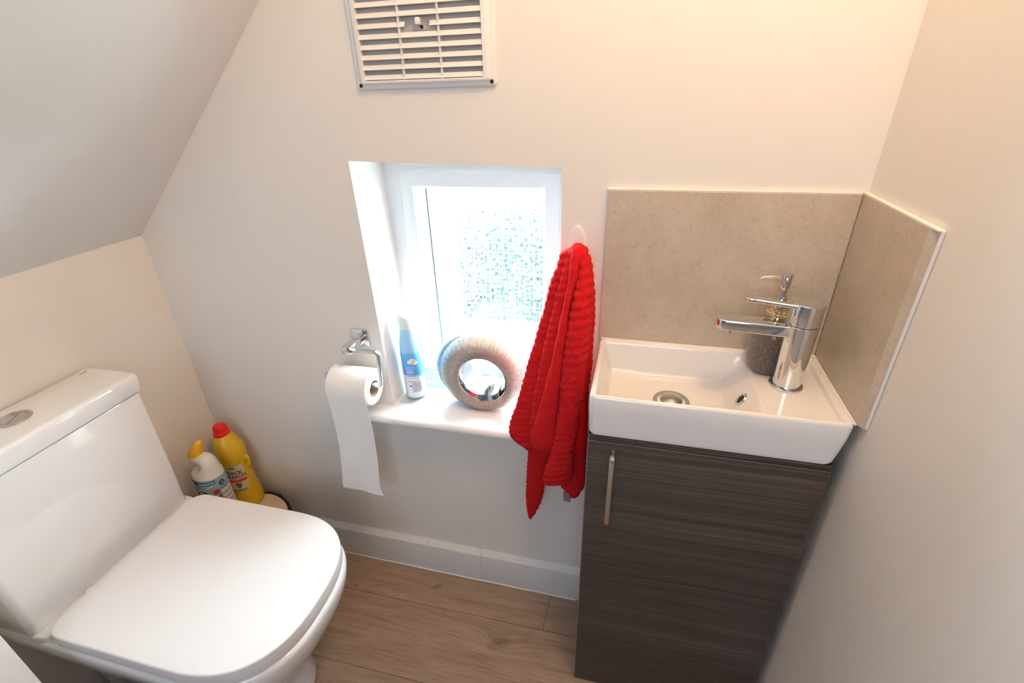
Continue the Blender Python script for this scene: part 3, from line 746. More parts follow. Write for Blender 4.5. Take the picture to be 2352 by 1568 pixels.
def cylmap(bm, c, rfun, a0, off):
    """bend a flat (x,y) mesh round a vertical bottle; a0 = facing angle, y -> z"""
    for v in bm.verts:
        z = c[2]+v.co.y; r = rfun(z)+off+v.co.z
        a = a0+v.co.x/rfun(z)
        v.co = Vector((c[0]+r*math.cos(a), c[1]+r*math.sin(a), z))
def patch(x0, x1, y0, y1, n=14, m_=6):
    bm = bmesh.new()
    V = [[bm.verts.new((x0+(x1-x0)*i/n, y0+(y1-y0)*j/m_, 0)) for i in range(n+1)] for j in range(m_+1)]
    for j in range(m_):
        for i in range(n): bm.faces.new((V[j][i], V[j][i+1], V[j+1][i+1], V[j+1][i]))
    return bm
def blob(outline, n=4):
    bm = bmesh.new(); vs = [bm.verts.new((x, y, 0)) for x, y in outline]; bm.faces.new(vs)
    bmesh.ops.triangulate(bm, faces=bm.faces[:])
    bmesh.ops.subdivide_edges(bm, edges=bm.edges[:], cuts=2, use_grid_fill=True); return bm
def ell(cx, cy, rx, ry, n=24, rot=0):
    return [(cx+rx*math.cos(2*PI*k/n)*math.cos(rot)-ry*math.sin(2*PI*k/n)*math.sin(rot), cy+rx*math.cos(2*PI*k/n)*math.sin(rot)+ry*math.sin(2*PI*k/n)*math.cos(rot)) for k in range(n)]
def interp(prof, z):
    for (r0, z0), (r1, z1) in zip(prof, prof[1:]):
        if z0 <= z <= z1: return r0+(r1-r0)*(z-z0)/max(1e-9, z1-z0)
    return prof[-1][0]
# --- thick bleach
YX, YY, YZ = .098, -.060, SLZ
t = thing('bleach_bottle', 'yellow bleach bottle with a red cap, in the corner behind the white cleaner bottle', 'bottle', (YX, YY, YZ)); ps = []
prof = [(.034, 0), (.039, .002), (.0415, .008), (.0415, .040), (.0402, .043), (.0402, .046), (.0395, .050), (.0370, .075), (.0345, .11), (.0335, .14), (.0345, .165), (.0375, .185), (.0385, .20), (.0365, .217), (.031, .234), (.0245, .247), (.0205, .256)]
bm = bmesh.new(); rs = []
for r_, h_ in catmull([(a, b, 0) for a, b in prof], 3) and [(v.x, v.y) for v in catmull([(a, b, 0) for a, b in prof], 3)]:
    lean = -.010*sm(.17, .25, h_)
    rs.append([Vector((YX+lean+r_*math.cos(2*PI*k/56), YY+r_*math.sin(2*PI*k/56)*(.98), YZ+h_)) for k in range(56)])
rings(bm, rs); ps.append(finish('bottle', bm, M['yellow'], t, angle=60))
bm = bmesh.new(); lathe(bm, [(.0205, .252), (.0218, .254), (.0220, .259), (.0200, .264), (.0180, .265), (.0170, .279), (.0150, .283), (.009, .2845)], (YX-.011, YY, YZ), 40); cp = finish('cap', bm, M['red'], t); cp['label'] = 'red screw cap'; ps.append(cp)
bm = bmesh.new()
for k in range(26):
    a = 2*PI*k/26; c_ = Vector((YX-.011+.0176*math.cos(a), YY+.0176*math.sin(a), 0)); box(bm, c_+Vector((-.0005, -.0005, YZ+.266)), c_+Vector((.0005, .0005, YZ+.278)))
finish('cap_ribs', bm, M['red'], cp, False)
# moulded grip on the back right side
bm = bmesh.new()
pth = catmull([(YX+.028, YY+.004, YZ+.178), (YX+.036, YY+.008, YZ+.170), (YX+.0385, YY+.008, YZ+.156), (YX+.035, YY+.006, YZ+.142), (YX+.028, YY+.004, YZ+.136)], 6)
sweep(bm, pth, circ(.0065, 14)); ps.append(finish('grip', bm, M['yellow'], t))
rf = lambda z: interp(prof, z-YZ)
FA = math.radians(-62); yc = (YX, YY, YZ+.106)
def ylab(nm, bmx, m_, off, x=0, y=0, par=None):
    for v in bmx.verts: v.co.x += x; v.co.y += y
    cylmap(bmx, yc, rf, FA, off); return finish(nm, bmx, m_, par or t, False)
lb = ylab('label', patch(-.026, .026, -.034, .056), M['lab_cream'], .0006); lb['label'] = 'cream printed front label'; ps.append(lb)
ylab('lettering', text_bm('THICK', .0150), M['maroon'], .0011, -.002, .030, lb)
ylab('lettering', text_bm('BLEACH', .0142), M['maroon'], .0011, .001, .0165, lb)
ylab('red_band', patch(-.026, .026, -.002, .006), M['lab_red'], .0010, 0, 0, lb)
ylab('green_shield', blob([(-.008, .009), (0, .011), (.008, .009), (.008, 0), (.004, -.008), (0, -.011), (-.004, -.008), (-.008, 0)]), M['lab_green'], .0010, .001, -.015, lb)
ylab('green_tab', patch(-.012, .004, .046, .052), M['lab_green'], .0010, 0, 0, lb)
ylab('green_strip', patch(-.022, .020, -.033, -.029), M['lab_green'], .0010, 0, 0, lb)
rebase(t, ps)
# --- white toilet cleaner with angled neck
DX_, DY_, DZ_ = .1080, -.1560, SLZ
t = thing('toilet_cleaner_bottle', 'white bent-neck toilet cleaner bottle with a yellow cap, in front of the yellow bleach', 'bottle', (DX_, DY_, DZ_)); ps = []
prof2 = [(.030, 0), (.036, .002), (.038, .008), (.038, .05), (.038, .12), (.0375, .155), (.0355, .166), (.030, .176), (.022, .183)]
bm = bmesh.new(); rs = []
path2 = [(0, .002, .030, .026), (0, .008, .040, .034)] 
def ovl(cx, cz, rx, ry, tilt=0, cy=0):
    o_ = []
    for k in range(48):
        a = 2*PI*k/48; u = rx*math.cos(a); w = ry*math.sin(a)
        o_.append(Vector((DX_+cx+u*math.cos(tilt), DY_+cy+w, DZ_+cz+u*math.sin(tilt))))
    return o_
rs = [ovl(0, 0, .034, .028), ovl(0, .002, .040, .032), ovl(0, .008, .043, .035), ovl(0, .06, .043, .035), ovl(0, .195, .043, .035), ovl(.000, .206, .0415, .034), ovl(.002, .212, .037, .031, .05), ovl(.008, .217, .0300, .0285, .18),
      ovl(.0135, .226, .0245, .0250, .30), ovl(.0155, .236, .0215, .0230, .60), ovl(.013, .2445, .0200, .0212, 1.10), ovl(.007, .2475, .0185, .0198, 1.50), ovl(-.002, .2470, .0180, .0190, 1.62), ovl(-.0095, .2475, .0182, .0186, 1.30), ovl(-.0150, .2525, .0186, .0184, .75), ovl(-.0155, .260, .0186, .0182, .15), ovl(-.0150, .263, .0184, .0180, -.05)]
rings(bm, rs); ps.append(finish('bottle', bm, M['white_pl'], t, angle=60))
bm = bmesh.new()
rs = [ovl(-.0150, .263, .0190, .0184, -.10), ovl(-.0142, .267, .0190, .0184, -.12), ovl(-.0065, .281, .0158, .0160, -.2), ovl(.0035, .295, .0108, .0118, -.3), ovl(.0105, .3055, .0072, .0082, -.35), ovl(.0115, .307, .0050, .0058, -.35)]
rings(bm, rs); c_ = finish('cap', bm, M['yellow_cap'], t, angle=50); c_['label'] = 'yellow pointed cap'; ps.append(c_)
R2 = lambda z: .037
FB = math.radians(-62); dc_ = (DX_, DY_, DZ_+.09)
def dlab(nm, bmx, m_, off, x=0, y=0, par=None):
    for v in bmx.verts:
        v.co.x += x; v.co.y += y
        a = FB+v.co.x/.039; e = off+v.co.z
        v.co = Vector((DX_+(.043+e)*math.cos(a), DY_+(.035+e)*math.sin(a), DZ_+.140+v.co.y))
    return finish(nm, bmx, m_, par or t, False)
sl_ = dlab('label', patch(-.075, .075, -.08, .060, 40), M['lab_teal'], .0005); sl_['label'] = 'teal wrap-around label with red flowers'; ps.append(sl_)
bb_ = patch(-.045, .020, .0, .010, 20)
for v in bb_.verts: v.co.y += .044+.006*(v.co.x/.04)**2+.10*max(0, v.co.x+.0)*.9
dlab('dark_banner', bb_, M['navy'], .0010, 0, 0, sl_)
bb_ = patch(-.020, .018, .003, .007, 16)
for v in bb_.verts: v.co.y += .044+.006*(v.co.x/.04)**2+.10*max(0, v.co.x+.0)*.9
dlab('banner_lettering', bb_, M['lab_white'], .0014, 0, 0, sl_)
dlab('round_badge', blob(ell(.036, .040, .011, .012)), M['lab_white'], .0009, 0, 0, sl_)
dlab('round_badge', blob(ell(.036, .040, .0092, .0102)), M['navy'], .0012, 0, 0, sl_)
dlab('round_badge', blob(ell(.0365, .040, .0062, .0078)), M['ink'], .0015, 0, 0, sl_)
dlab('white_panel', patch(.026, .070, -.07, .020, 14), M['lab_white'], .0009, 0, 0, sl_)
dlab('blue_band', patch(.026, .060, .021, .026, 14), M['lab_blue'], .0012, 0, 0, sl_)
for k in range(6): dlab('panel_rule', patch(.026, .068, .004-.016*k, .0058-.016*k, 12, 1), M['navy'], .0013, 0, 0, sl_)
for a_, b_, r_ in ((.016, .018, .0085), (.018, -.001, .0052), (.024, -.012, .0062), (-.052, .012, .010)): dlab('red_flower', blob([(x+.0009*math.sin(5*i), y) for i, (x, y) in enumerate(ell(a_, b_, r_, r_*.95, 18))]), M['lab_red'], .0014, 0, 0, sl_)
dlab('green_stem', blob([(.021, .008), (.024, .008), (.027, -.012), (.0235, -.012)]), M['lab_green'], .0012, 0, 0, sl_)
dlab('arched_picture', blob(ell(-.018, -.004, .0235, .034, 28)), M['lab_white'], .0009, 0, 0, sl_)
dlab('arched_picture', blob(ell(-.018, -.005, .0215, .031, 28)), M['navy'], .0011, 0, 0, sl_)
dlab('arched_picture', blob(ell(-.016, -.018, .0155, .026, 28)), M['skin_print'], .0013, 0, 0, sl_)
dlab('fruit_print', blob(ell(-.020, .018, .006, .006, 18)), M['yellow_cap'], .0015, 0, 0, sl_)
dlab('white_flower', blob(ell(.008, .038, .004, .003, 12)), M['lab_white'], .0012, 0, 0, sl_)
dlab('white_flower', blob(ell(.0, .0345, .0035, .003, 12)), M['lab_white'], .0012, 0, 0, sl_)
rebase(t, ps)

# ================================================================ AIR FRESHENER + COASTER
t = finish('glass_coaster', (lambda b: (box(b, (.6205, .013, .6029), (.7175, .110, .6079), .001, 2), b)[1])(bmesh.new()), M['glass_slab'])
tag(t, 'square clear glass coaster on the window sill under the air freshener', 'coaster')
AX, AY, AZ = .6495, .0575, .6081
t = thing('air_freshener_can', 'blue air freshener aerosol can with pale cap, standing on the glass coaster', 'spray can', (AX, AY, AZ)); ps = []
bm = bmesh.new(); lathe(bm, [(.0235, 0), (.0260, .0012), (.0266, .0035), (.0258, .006), (.0266, .0085), (.0270, .03), (.0272, .10), (.0268, .135), (.0252, .155), (.0220, .178), (.0205, .190), (.020, .195)], (AX, AY, AZ), 56); ps.append(finish('can', bm, M['can'], t))
bm = bmesh.new(); rs = []
for r_, h_, tl in ((.0198, .194, 0), (.0205, .198, 0), (.0208, .206, .02), (.0215, .216, .10), (.0225, .226, .22), (.0215, .233, .35), (.012, .238, .45), (.003, .240, .5)):
    rs.append([Vector((AX-.003*max(0, tl*3)+r_*math.cos(2*PI*k/40), AY+r_*math.sin(2*PI*k/40), AZ+h_-tl*.8*r_*math.cos(2*PI*k/40))) for k in range(40)])
rings(bm, rs); c_ = finish('spray_cap', bm, M['cap_pale'], t, angle=50); c_['label'] = 'pale sculpted spray cap'; ps.append(c_)
ra = lambda z: .0272 if z < AZ+.135 else .0262
FC = math.radians(-66); ac = (AX, AY, AZ+.08)
def alab(nm, bmx, m_, off, x=0, y=0, par=None):
    for v in bmx.verts: v.co.x += x; v.co.y += y
    cylmap(bmx, ac, ra, FC, off); return finish(nm, bmx, m_, par or t, False)
cb_ = alab('cotton_picture', blob(ell(-.004, .030, .0075, .0055, 20, .4)), M['cotton'], .0006, 0, 0); ps.append(cb_)
for a_, b_, rx_, ry_ in ((.003, .033, .0065, .0050), (.009, .026, .0065, .0055), (.001, .037, .005, .003)): alab('cotton_boll', blob(ell(a_, b_, rx_, ry_, 18)), M['cotton'], .0008, 0, 0, cb_)
for a_, b_, rx_, ry_, ro in ((.005, .0315, .0026, .0016, .8), (.009, .020, .005, .0012, .1), (.008, .002, .0018, .007, .2)): alab('leaf_print', blob(ell(a_, b_, rx_, ry_, 14, ro)), M['leaf'], .0011, 0, 0, cb_)
pn = alab('back_panel', patch(-.020, .024, -.072, -.020), M['can_white'], .0005); ps.append(pn)
for k in range(7): alab('printed_line', patch(-.006, .018, -.0585+.0042*k, -.0570+.0042*k, 10, 1), M['ink'], .0009, 0, 0, pn)
for k in range(4): alab('printed_line', patch(-.016, .004, .013-.0052*k, .0140-.0052*k, 8, 1), M['ink_white'], .0006, 0, 0, pn)
for k in range(3): alab('printed_line', patch(-.018+.001*k, -.002, .014-.0075*k-.0003, .0150-.0075*k, 8, 1), M['ink_white'], .0006, .0, -.006, pn)
alab('printed_line', patch(-.016, .006, -.0285, -.0270, 8, 1), M['ink'], .0009, 0, 0, pn)
bmr = bmesh.new(); rings(bmr, [[Vector((.012+r*math.cos(2*PI*k/20), -.024+r*math.sin(2*PI*k/20), 0)) for k in range(20)] for r in (.0036, .0027)], caps=False); alab('recycling_ring', bmr, M['lab_blue'], .0009, 0, 0, pn)
alab('caution_mark', blob([(-.014, -.040), (-.008, -.036), (-.009, -.038), (-.006, -.045), (-.012, -.042)]), M['ink'], .0009, 0, 0, pn)
rebase(t, ps)

# ================================================================ RING VASE
t = thing('ring_vase', 'silver textured ring-shaped ornament with a chrome hole, on the window sill', 'ornament', (.85, .055, zs)); ps = []
VC = Vector((.8385, 0, .7030)); HC = Vector((.8460, 0, .6935))
HB = Vector((.8290, 0, .6900)); BR = .037
OR, OZ, HR = .105, .0985, .0610
def vring(c, rx, rz, y, n=96, flat=zs+.0006, tilt=0):
    o_ = []
    for k in range(n):
        a = 2*PI*k/n; z = c.z+rz*math.sin(a)
        yy = y - tilt*.5*(1-math.sin(a))
        o_.append(Vector((c.x+rx*math.cos(a), yy, max(z, flat))))
    return o_
bm = bmesh.new()
YF, YB = .030, .098
prof_v = []   # (blend 0 outer .. 1 hole, y)
for s_ in [k/14 for k in range(15)]:
    y = .060-.034*math.sin(s_*PI/2*1.12) if s_ < .9 else .060-.034*math.sin(s_*PI/2*1.12)
    prof_v.append((s_, y))
front = []
for s_, y in prof_v:
    e = s_**1.15; c_ = VC.lerp(HC, e); front.append(vring(c_, OR*(1-e)+HR*e, OZ*(1-e)+HR*e, y-.003, tilt=.032*(1-s_)))
rings(bm, front, caps=False)
# outer rim band and back shell, set a little to the left
VB = VC+Vector((-.021, 0, -.006))
back = [front[0], vring(VC, OR*.985, OZ*.985, .0610, tilt=.026), vring(VC+Vector((-.006, 0, -.002)), OR*.93, OZ*.93, .0655, tilt=.022), vring(VB, OR*.93, OZ*.95, .0675, tilt=.020), vring(VB, OR*.985, OZ*.975, .071, tilt=.018), vring(VB, OR, OZ*.985, .079, tilt=.014)]
for s_ in (.25, .5, .75, 1):
    c_ = VB.lerp(HB, s_); back.append(vring(c_, OR*(1-s_)+BR*s_, OZ*(1-s_)+BR*s_, .080+.020*math.sin(s_*PI/2)))
rings(bm, back, caps=False)
bmesh.ops.remove_doubles(bm, verts=bm.verts[:], dist=1e-6)
ps.append(finish('shell', bm, M['vase'], t, angle=60))
bm = bmesh.new()
y0_ = prof_v[-1][1]
lp = [vring(HC, HR+.0012, HR+.0012, y0_-.001), vring(HC, HR+.0006, HR+.0006, y0_-.0042), vring(HC, HR-.0012, HR-.0012, y0_-.0046), vring(HC, HR-.0025, HR-.0025, y0_-.001)]
for s_ in (.25, .5, .75, 1):
    c_ = HC.lerp(HB, s_); r_ = (HR-.0025)+(BR-.001-HR+.0025)*s_**1.3; lp.append(vring(c_, r_, r_, y0_+(.101-y0_)*s_))
rings(bm, lp, caps=False); c_ = finish('chrome_lining', bm, M['chrome'], t, angle=60); c_['label'] = 'mirror chrome lining of the hole'; ps.append(c_)
rebase(t, ps)

# ================================================================ TOILET ROLL HOLDER
t = thing('toilet_roll_holder', 'chrome toilet roll holder with a square plate, fixed left of the window', 'toilet roll holder', (.556, 0, .797)); ps = []
bm = bmesh.new(); box(bm, (.5335, -.0085, .7745), (.5790, -.0004, .8185), .0015, 2); ps.append(finish('wall_plate', bm, M['chrome'], t))
BY_ = -.0620
bm = bmesh.new(); box(bm, (.5465, BY_-.013, .7870), (.5685, -.0085, .8050), .002, 2); ps.append(finish('arm', bm, M['chrome'], t))
bm = bmesh.new()
def corner(pts, r=.010, n=6):
    P = [Vector(p_) for p_ in pts]; out = [P[0]]
    for i in range(1, len(P)-1):
        a = (P[i-1]-P[i]).normalized(); b = (P[i+1]-P[i]).normalized()
        s0 = P[i]+a*r; s1 = P[i]+b*r
        for k in range(n+1):
            u = k/n; out.append((1-u)**2*s0+2*u*(1-u)*P[i]+u*u*s1)
    out.append(P[-1]); return out
pth = corner([(.5575, BY_, .7905), (.632, BY_, .7945), (.626, BY_, .7045), (.486, BY_, .7045), (.484, BY_, .7230)], .011)
sweep(bm, pth, rrect(.0112, .0088, .002, 3)); ps.append(finish('bar', bm, M['chrome'], t))
rebase(t, ps)
t = thing('toilet_roll', 'white toilet roll on the chrome holder, its loose end hanging down the wall', 'toilet roll', (.55, BY_+.004, .694)); ps = []
RX0, RX1, RY, RZ, RR = .5035, .6040, -.0600, .6965, .0448
bm = bmesh.new(); rs = []
for r_, x in ((.0205, RX0+.001), (.0215, RX0), (RR-.0015, RX0), (RR, RX0+.0015), (RR+.0004, (RX0+RX1)/2), (RR, RX1-.0015), (RR-.0015, RX1), (.0215, RX1), (.0205, RX1-.001)):
    rs.append([Vector((x+ (.0006*math.sin(9*k) if r_ < .03 else 0), RY+r_*math.cos(2*PI*k/64), RZ+(-.005 if r_ < .03 else 0)+r_*math.sin(2*PI*k/64))) for k in range(64)])
rings(bm, rs, caps=False); ps.append(finish('roll', bm, M['paper'], t, angle=60))
bm = bmesh.new(); rings(bm, [[Vector((x, RY+r_*math.cos(2*PI*k/48), RZ-.005+r_*math.sin(2*PI*k/48))) for k in range(48)] for r_, x in ((.0207, RX0+.0008), (.0207, RX1-.0008), (.0197, RX1-.0008), (.0197, RX0+.0008), (.0207, RX0+.0008))], caps=False); ps.append(finish('cardboard_core', bm, M['card'], t, angle=60))
# hanging sheet
bm = bmesh.new(); L_ = []; nW = 26
prof_t = []
for k in range(14):
    a = math.radians(78+ (180-78)*k/13); prof_t.append((RY+(RR+.0012)*math.cos(a), RZ+(RR+.0012)*math.sin(a)))
for k in range(1, 41): 
    s_ = k/40; prof_t.append((RY-RR-.0012+.010*math.sin(s_*PI*.9)*.9-.004*s_+.004*s_*s_, RZ-s_*.302))
nT = len(prof_t)
for j, (y, z) in enumerate(prof_t):
    s_ = max(0, (j-13)/40)
    dl = -.006*s_-.013*s_*s_; row_ = []
    x0_ = RX0+dl; x1_ = RX1+dl*.55+.008*sm(.93, 1, s_)
    for i in range(nW+1):
        u = i/nW
        yy = y+.0035*math.sin(u*PI*2+s_*5)*s_ - .004*math.sin(u*PI)*s_ + .0012*noise.noise(Vector((u*3, s_*9, 0)))*min(1, s_*5)
        zz = z-.012*(s_**6)*(u-.3)*.6
        row_.append((x0_+(x1_-x0_)*u, yy, zz))
    L_.append(row_)
f_ = [[bm.verts.new(p_) for p_ in r] for r in L_]; b__ = [[bm.verts.new((p_[0], p_[1]+.0005, p_[2])) for p_ in r] for r in L_]
for j in range(nT-1):
    for i in range(nW):
        bm.faces.new((f_[j][i], f_[j][i+1], f_[j+1][i+1], f_[j+1][i])); bm.faces.new((b__[j][i], b__[j+1][i], b__[j+1][i+1], b__[j][i+1]))
    for i in (0, nW): bm.faces.new((f_[j][i], f_[j+1][i], b__[j+1][i], b__[j][i]))
for i in range(nW):
    bm.faces.new((f_[-1][i], f_[-1][i+1], b__[-1][i+1], b__[-1][i])); bm.faces.new((f_[0][i], f_[0][i+1], b__[0][i+1], b__[0][i]))
ps.append(finish('loose_sheet', bm, M['paper'], t, angle=70))
rebase(t, ps)

# ================================================================ HOOK AND TOWEL
t = thing('wall_hook', 'white oval stick-on hook on the wall above the red towel', 'hook', (1.066, 0, 1.05)); ps = []
bm = bmesh.new(); o_ = []
for k in range(40):
    a = 2*PI*k/40; ca, sa = math.cos(a), math.sin(a)
    w_ = .0185 if sa < 0 else .0185*(1-.25*sa)
    o_.append((1.066+w_*math.copysign(abs(ca)**.9, ca), 1.048+(.0365 if sa > 0 else .034)*sa))
rr_ = []
for off, y in ((0, -.0003), (0, -.004), (.0012, -.006), (.004, -.0072), (.010, -.008)):
    rr_.append([Vector((1.066+(x-1.066)*(1-off/.0185), y, 1.048+(z-1.048)*(1-off/.036))) for x, z in o_])
rings(bm, rr_); ps.append(finish('hook_plate', bm, M['plastic'], t, angle=60))
bm = bmesh.new()
sweep(bm, catmull([(1.066, -.006, 1.034), (1.066, -.016, 1.027), (1.066, -.028, 1.026), (1.066, -.034, 1.034), (1.066, -.034, 1.042)], 6), rrect(.014, .005, .002, 3), Vector((0, 0, 1))); ps.append(finish('prong', bm, M['plastic'], t, angle=60))
rebase(t, ps)

bmT = bmesh.new()
def strip(rows, ribs=True, ky=1, kt=1, amp=.0023, pitch=.0165, nsec=44, slant=0., seed=0, sub=9):
    """rows: (left px, left py, right px, right py, y depth, thickness)"""
    Rw = []
    for lx, ly, rx_, ry_, y, th in rows:
        y = -.04+(y+.04)*ky; th = th*kt
        A_ = at(lx, ly, 'y', y); B_ = at(rx_, ry_, 'y', y); Rw.append((A_, B_, th))
    As = catmull([r[0] for r in Rw], sub); Bs = catmull([r[1] for r in Rw], sub)
    Ts = [v.x for v in catmull([(r[2], 0, 0) for r in Rw], sub)]
    rs = []; s_ = 0
    for i in range(len(As)):
        if i: s_ += ((As[i]+Bs[i])/2-(As[i-1]+Bs[i-1])/2).length
        a, b, th = As[i], Bs[i], Ts[i]; c_ = (a+b)/2; u = (b-a)/2; 
        loop = []
        endf = min(1, (i+.6)/4, (len(As)-i-.4)/4)
        for k in range(nsec):
            an = 2*PI*k/nsec; ca, sa = math.cos(an), math.sin(an)
            x = math.copysign(abs(ca)**.85, ca); w = math.copysign(abs(sa)**.8, sa)
            p_ = c_+u*x+Vector((0, -1, 0))*w*th/2*math.sqrt(max(.05, endf))
            nd = (u.normalized()*ca+Vector((0, -1, 0))*sa).normalized()
            ph = (s_+slant*x*u.length)/pitch*2*PI
            d = 0
            if ribs: d += amp*(abs(math.sin(ph/2))**.7-.55)*1.25
            d += .0014*noise.noise(p_*45+Vector((seed, 0, 0)))+.0007*noise.noise(p_*260)
            loop.append(p_+nd*d)
        rs.append(loop)
    rings(bmT, rs)
# back right panel, dark behind the front fold
strip([(1318, 578, 1342, 566, -.030, .018), (1322, 600, 1354, 588, -.036, .024), (1326, 630, 1361, 620, -.042, .030), (1326, 680, 1366, 675, -.045, .034), (1322, 730, 1366, 728, -.047, .036), (1318, 785, 1362, 785, -.049, .036), (1312, 840, 1359, 842, -.050, .034),
       (1304, 900, 1351, 905, -.048, .030), (1296, 960, 1349, 965, -.045, .028), (1290, 1020, 1348, 1022, -.043, .024), (1287, 1070, 1345, 1074, -.041, .022), (1288, 1112, 1343, 1112, -.040, .018), (1304, 1132, 1332, 1132, -.040, .014), (1314, 1143, 1322, 1143, -.040, .008)], slant=.2, seed=1)
# lower left tail
strip([(1228, 960, 1275, 960, -.062, .016), (1218, 1000, 1272, 1000, -.060, .018), (1214, 1030, 1265, 1032, -.054, .018), (1212, 1060, 1259, 1062, -.048, .018), (1210, 1100, 1253, 1100, -.043, .018), (1208, 1140, 1246, 1142, -.040, .016), (1212, 1172, 1232, 1172, -.038, .012), (1215, 1190, 1220, 1191, -.037, .007)], slant=.9, seed=2)
# far left fold
strip([(1304, 572, 1328, 562, -.034, .016), (1288, 582, 1324, 580, -.040, .022), (1278, 612, 1316, 612, -.046, .024), (1267, 642, 1306, 645, -.052, .024), (1259, 668, 1298, 672, -.056, .024), (1248, 715, 1290, 722, -.060, .024), (1234, 760, 1280, 772, -.064, .024), (1220, 810, 1268, 825, -.068, .024), (1207, 853, 1257, 872, -.071, .022), (1198, 890, 1250, 912, -.073, .022),
       (1185, 932, 1243, 955, -.0745, .020), (1173, 966, 1236, 992, -.0745, .018), (1170, 990, 1228, 1018, -.0735, .016), (1176, 1007, 1216, 1036, -.0725, .010)], slant=.5, seed=3, ky=.9)
# second fold
strip([(1312, 566, 1332, 562, -.040, .018), (1302, 590, 1326, 590, -.048, .022), (1290, 632, 1318, 634, -.058, .024), (1280, 668, 1310, 672, -.064, .024), (1267, 722, 1300, 726, -.070, .024), (1256, 766, 1292, 772, -.075, .024), (1247, 808, 1282, 814, -.079, .023), (1236, 860, 1270, 866, -.082, .022), (1227, 902, 1262, 908, -.083, .021), (1221, 946, 1254, 952, -.083, .020), (1218, 982, 1250, 990, -.082, .018), (1219, 1012, 1248, 1020, -.081, .012)], slant=.4, seed=4, ky=1.05, kt=1.25)
# smooth middle fold (reverse side)
strip([(1314, 566, 1340, 562, -.046, .020), (1310, 594, 1338, 592, -.055, .024), (1305, 640, 1330, 640, -.064, .024), (1298, 674, 1318, 674, -.071, .022), (1289, 722, 1310, 722, -.078, .022), (1278, 776, 1304, 776, -.084, .022), (1266, 828, 1296, 830, -.088, .022), (1254, 878, 1291, 880, -.090, .022), (1243, 916, 1286, 918, -.0905, .021), (1231, 960, 1280, 965, -.090, .020), (1221, 996, 1274, 1006, -.089, .018), (1221, 1018, 1268, 1028, -.088, .014), (1236, 1031, 1262, 1037, -.0875, .008)], ribs=False, seed=5, ky=1.30, kt=1.45)
# ribbed front fold
strip([(1324, 563, 1346, 566, -.044, .020), (1330, 590, 1354, 592, -.054, .028), (1328, 630, 1359, 632, -.064, .032), (1319, 664, 1362, 668, -.072, .034), (1313, 706, 1360, 710, -.080, .036), (1305, 752, 1356, 758, -.087, .036), (1297, 806, 1350, 812, -.092, .036), (1290, 862, 1343, 868, -.095, .034), (1285, 920, 1336, 926, -.096, .032), (1277, 978, 1328, 984, -.095, .030), (1269, 1022, 1320, 1030, -.093, .028), (1257, 1062, 1316, 1066, -.091, .026), (1248, 1092, 1314, 1096, -.089, .022), (1251, 1112, 1308, 1110, -.088, .014)], slant=.28, seed=6, amp=.0028, pitch=.0185, ky=1.22, kt=1.35)
# crown over the hook
strip([(1304, 586, 1350, 584, -.036, .030), (1310, 572, 1346, 572, -.036, .030), (1316, 563, 1338, 563, -.036, .024), (1322, 559, 1332, 559, -.036, .012)], ribs=False, seed=7)
tw = thing('hand_towel', 'red ribbed terry hand towel hanging from the white hook beside the basin', 'towel', (1.066, -.036, 1.05))
p1 = finish('terry_cloth', bmT, M['towel'], tw, angle=75)
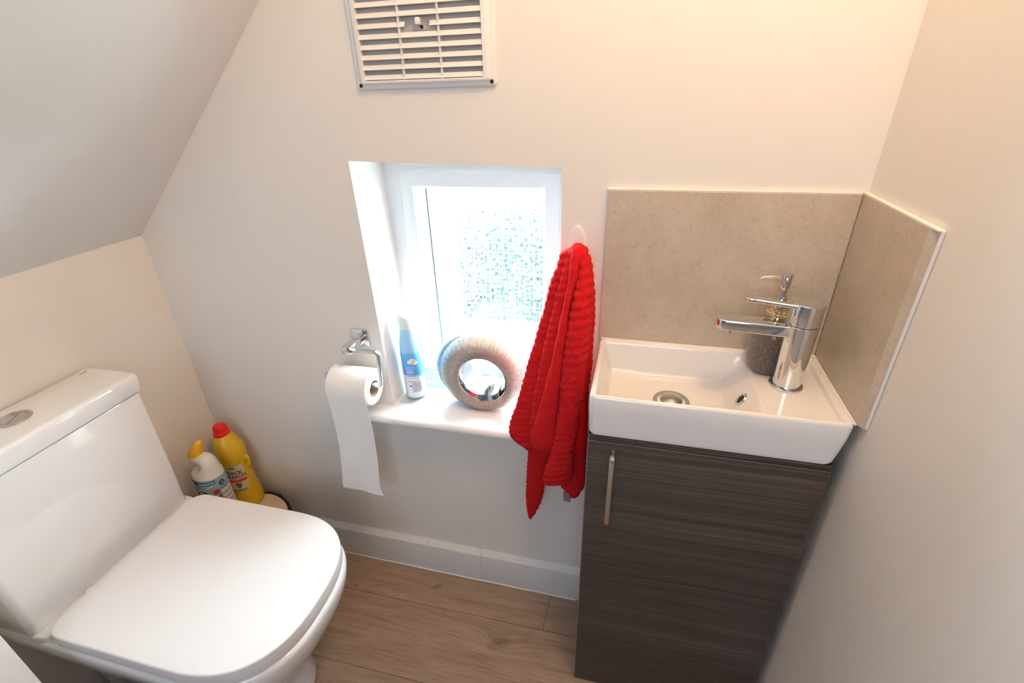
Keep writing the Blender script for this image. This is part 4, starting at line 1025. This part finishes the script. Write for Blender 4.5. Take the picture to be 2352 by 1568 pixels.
# care tag
bm = bmesh.new()
q4 = [at(1294, 1112, 'y', -.046), at(1312, 1112, 'y', -.046), at(1310, 1154, 'y', -.044), at(1294, 1150, 'y', -.044)]
ext = Vector((0, .0005, 0)); extr_poly(bm, q4, ext)
p2 = finish('care_tag', bm, mat('satin_label', (.30, .31, .31), .5), tw, False); p2['label'] = 'small grey printed care tag'
bm = bmesh.new()
for a_, w_, s0, s1 in ((.04, .05, .45, .75), (.16, .025, .1, .8), (.24, .025, .1, .85), (.33, .025, .2, .9), (.42, .02, .1, .95), (.62, .05, .0, .92), (.78, .05, .0, .95), (.92, .05, .05, 1.0)):
    def pt(u, v): return (q4[0].lerp(q4[1], u)).lerp(q4[3].lerp(q4[2], u), v)+Vector((0, -.0004, 0))
    vs = [bm.verts.new(pt(u, v)) for u, v in ((a_, s0), (a_+w_, s0), (a_+w_, s1), (a_, s1))]; bm.faces.new(vs)
p3 = finish('tag_print', bm, M['black'], p2, False)
rebase(tw, [p1, p2])

# ================================================================ LIGHT
def light(name, typ, loc, energy, col, size=.1, rot=None, sy=None, spread=None):
    l = bpy.data.lights.new(name, typ); l.energy = energy; l.color = col
    if typ == 'AREA':
        l.size = size
        if sy: l.shape = 'RECTANGLE'; l.size_y = sy
        if spread: l.spread = spread
    else: l.shadow_soft_size = size
    o = bpy.data.objects.new(name, l); C.objects.link(o); o.location = loc
    if rot: o.rotation_euler = rot
    return o
light('ceiling_bulb', 'POINT', (1.33, -.53, 2.12), 14, (1, .67, .37), .05)
light('landing_daylight', 'AREA', (1.15, -2.4, 1.85), 12, (.75, .86, 1), 1.0, (math.radians(80), 0, math.radians(8)), 1.0)
# sky
w = bpy.data.worlds.new('sky'); bpy.context.scene.world = w; w.use_nodes = True
bg = w.node_tree.nodes['Background']; bg.inputs[0].default_value = (.80, .90, 1, 1); bg.inputs[1].default_value = 43.0
po = light('window_portal', 'AREA', ((PX0+PX1)/2, .205, (PZ0+PZ1)/2), 1, (1, 1, 1), PX1-PX0, (math.radians(-90), 0, 0), PZ1-PZ0)
po.data.cycles.is_portal = True
vs_ = bpy.context.scene.view_settings
bpy.context.scene.display_settings.display_device = 'sRGB'
vs_.view_transform = 'Standard'; vs_.look = 'None'; vs_.exposure = .25; vs_.gamma = 1; vs_.use_curve_mapping = False
cy = bpy.context.scene.cycles
cy.use_adaptive_sampling = True; cy.adaptive_threshold = .05
cy.max_bounces = 8; cy.diffuse_bounces = 5; cy.glossy_bounces = 4; cy.transmission_bounces = 6; cy.transparent_max_bounces = 8
cy.use_denoising = True; cy.sample_clamp_indirect = 6; cy.caustics_refractive = True
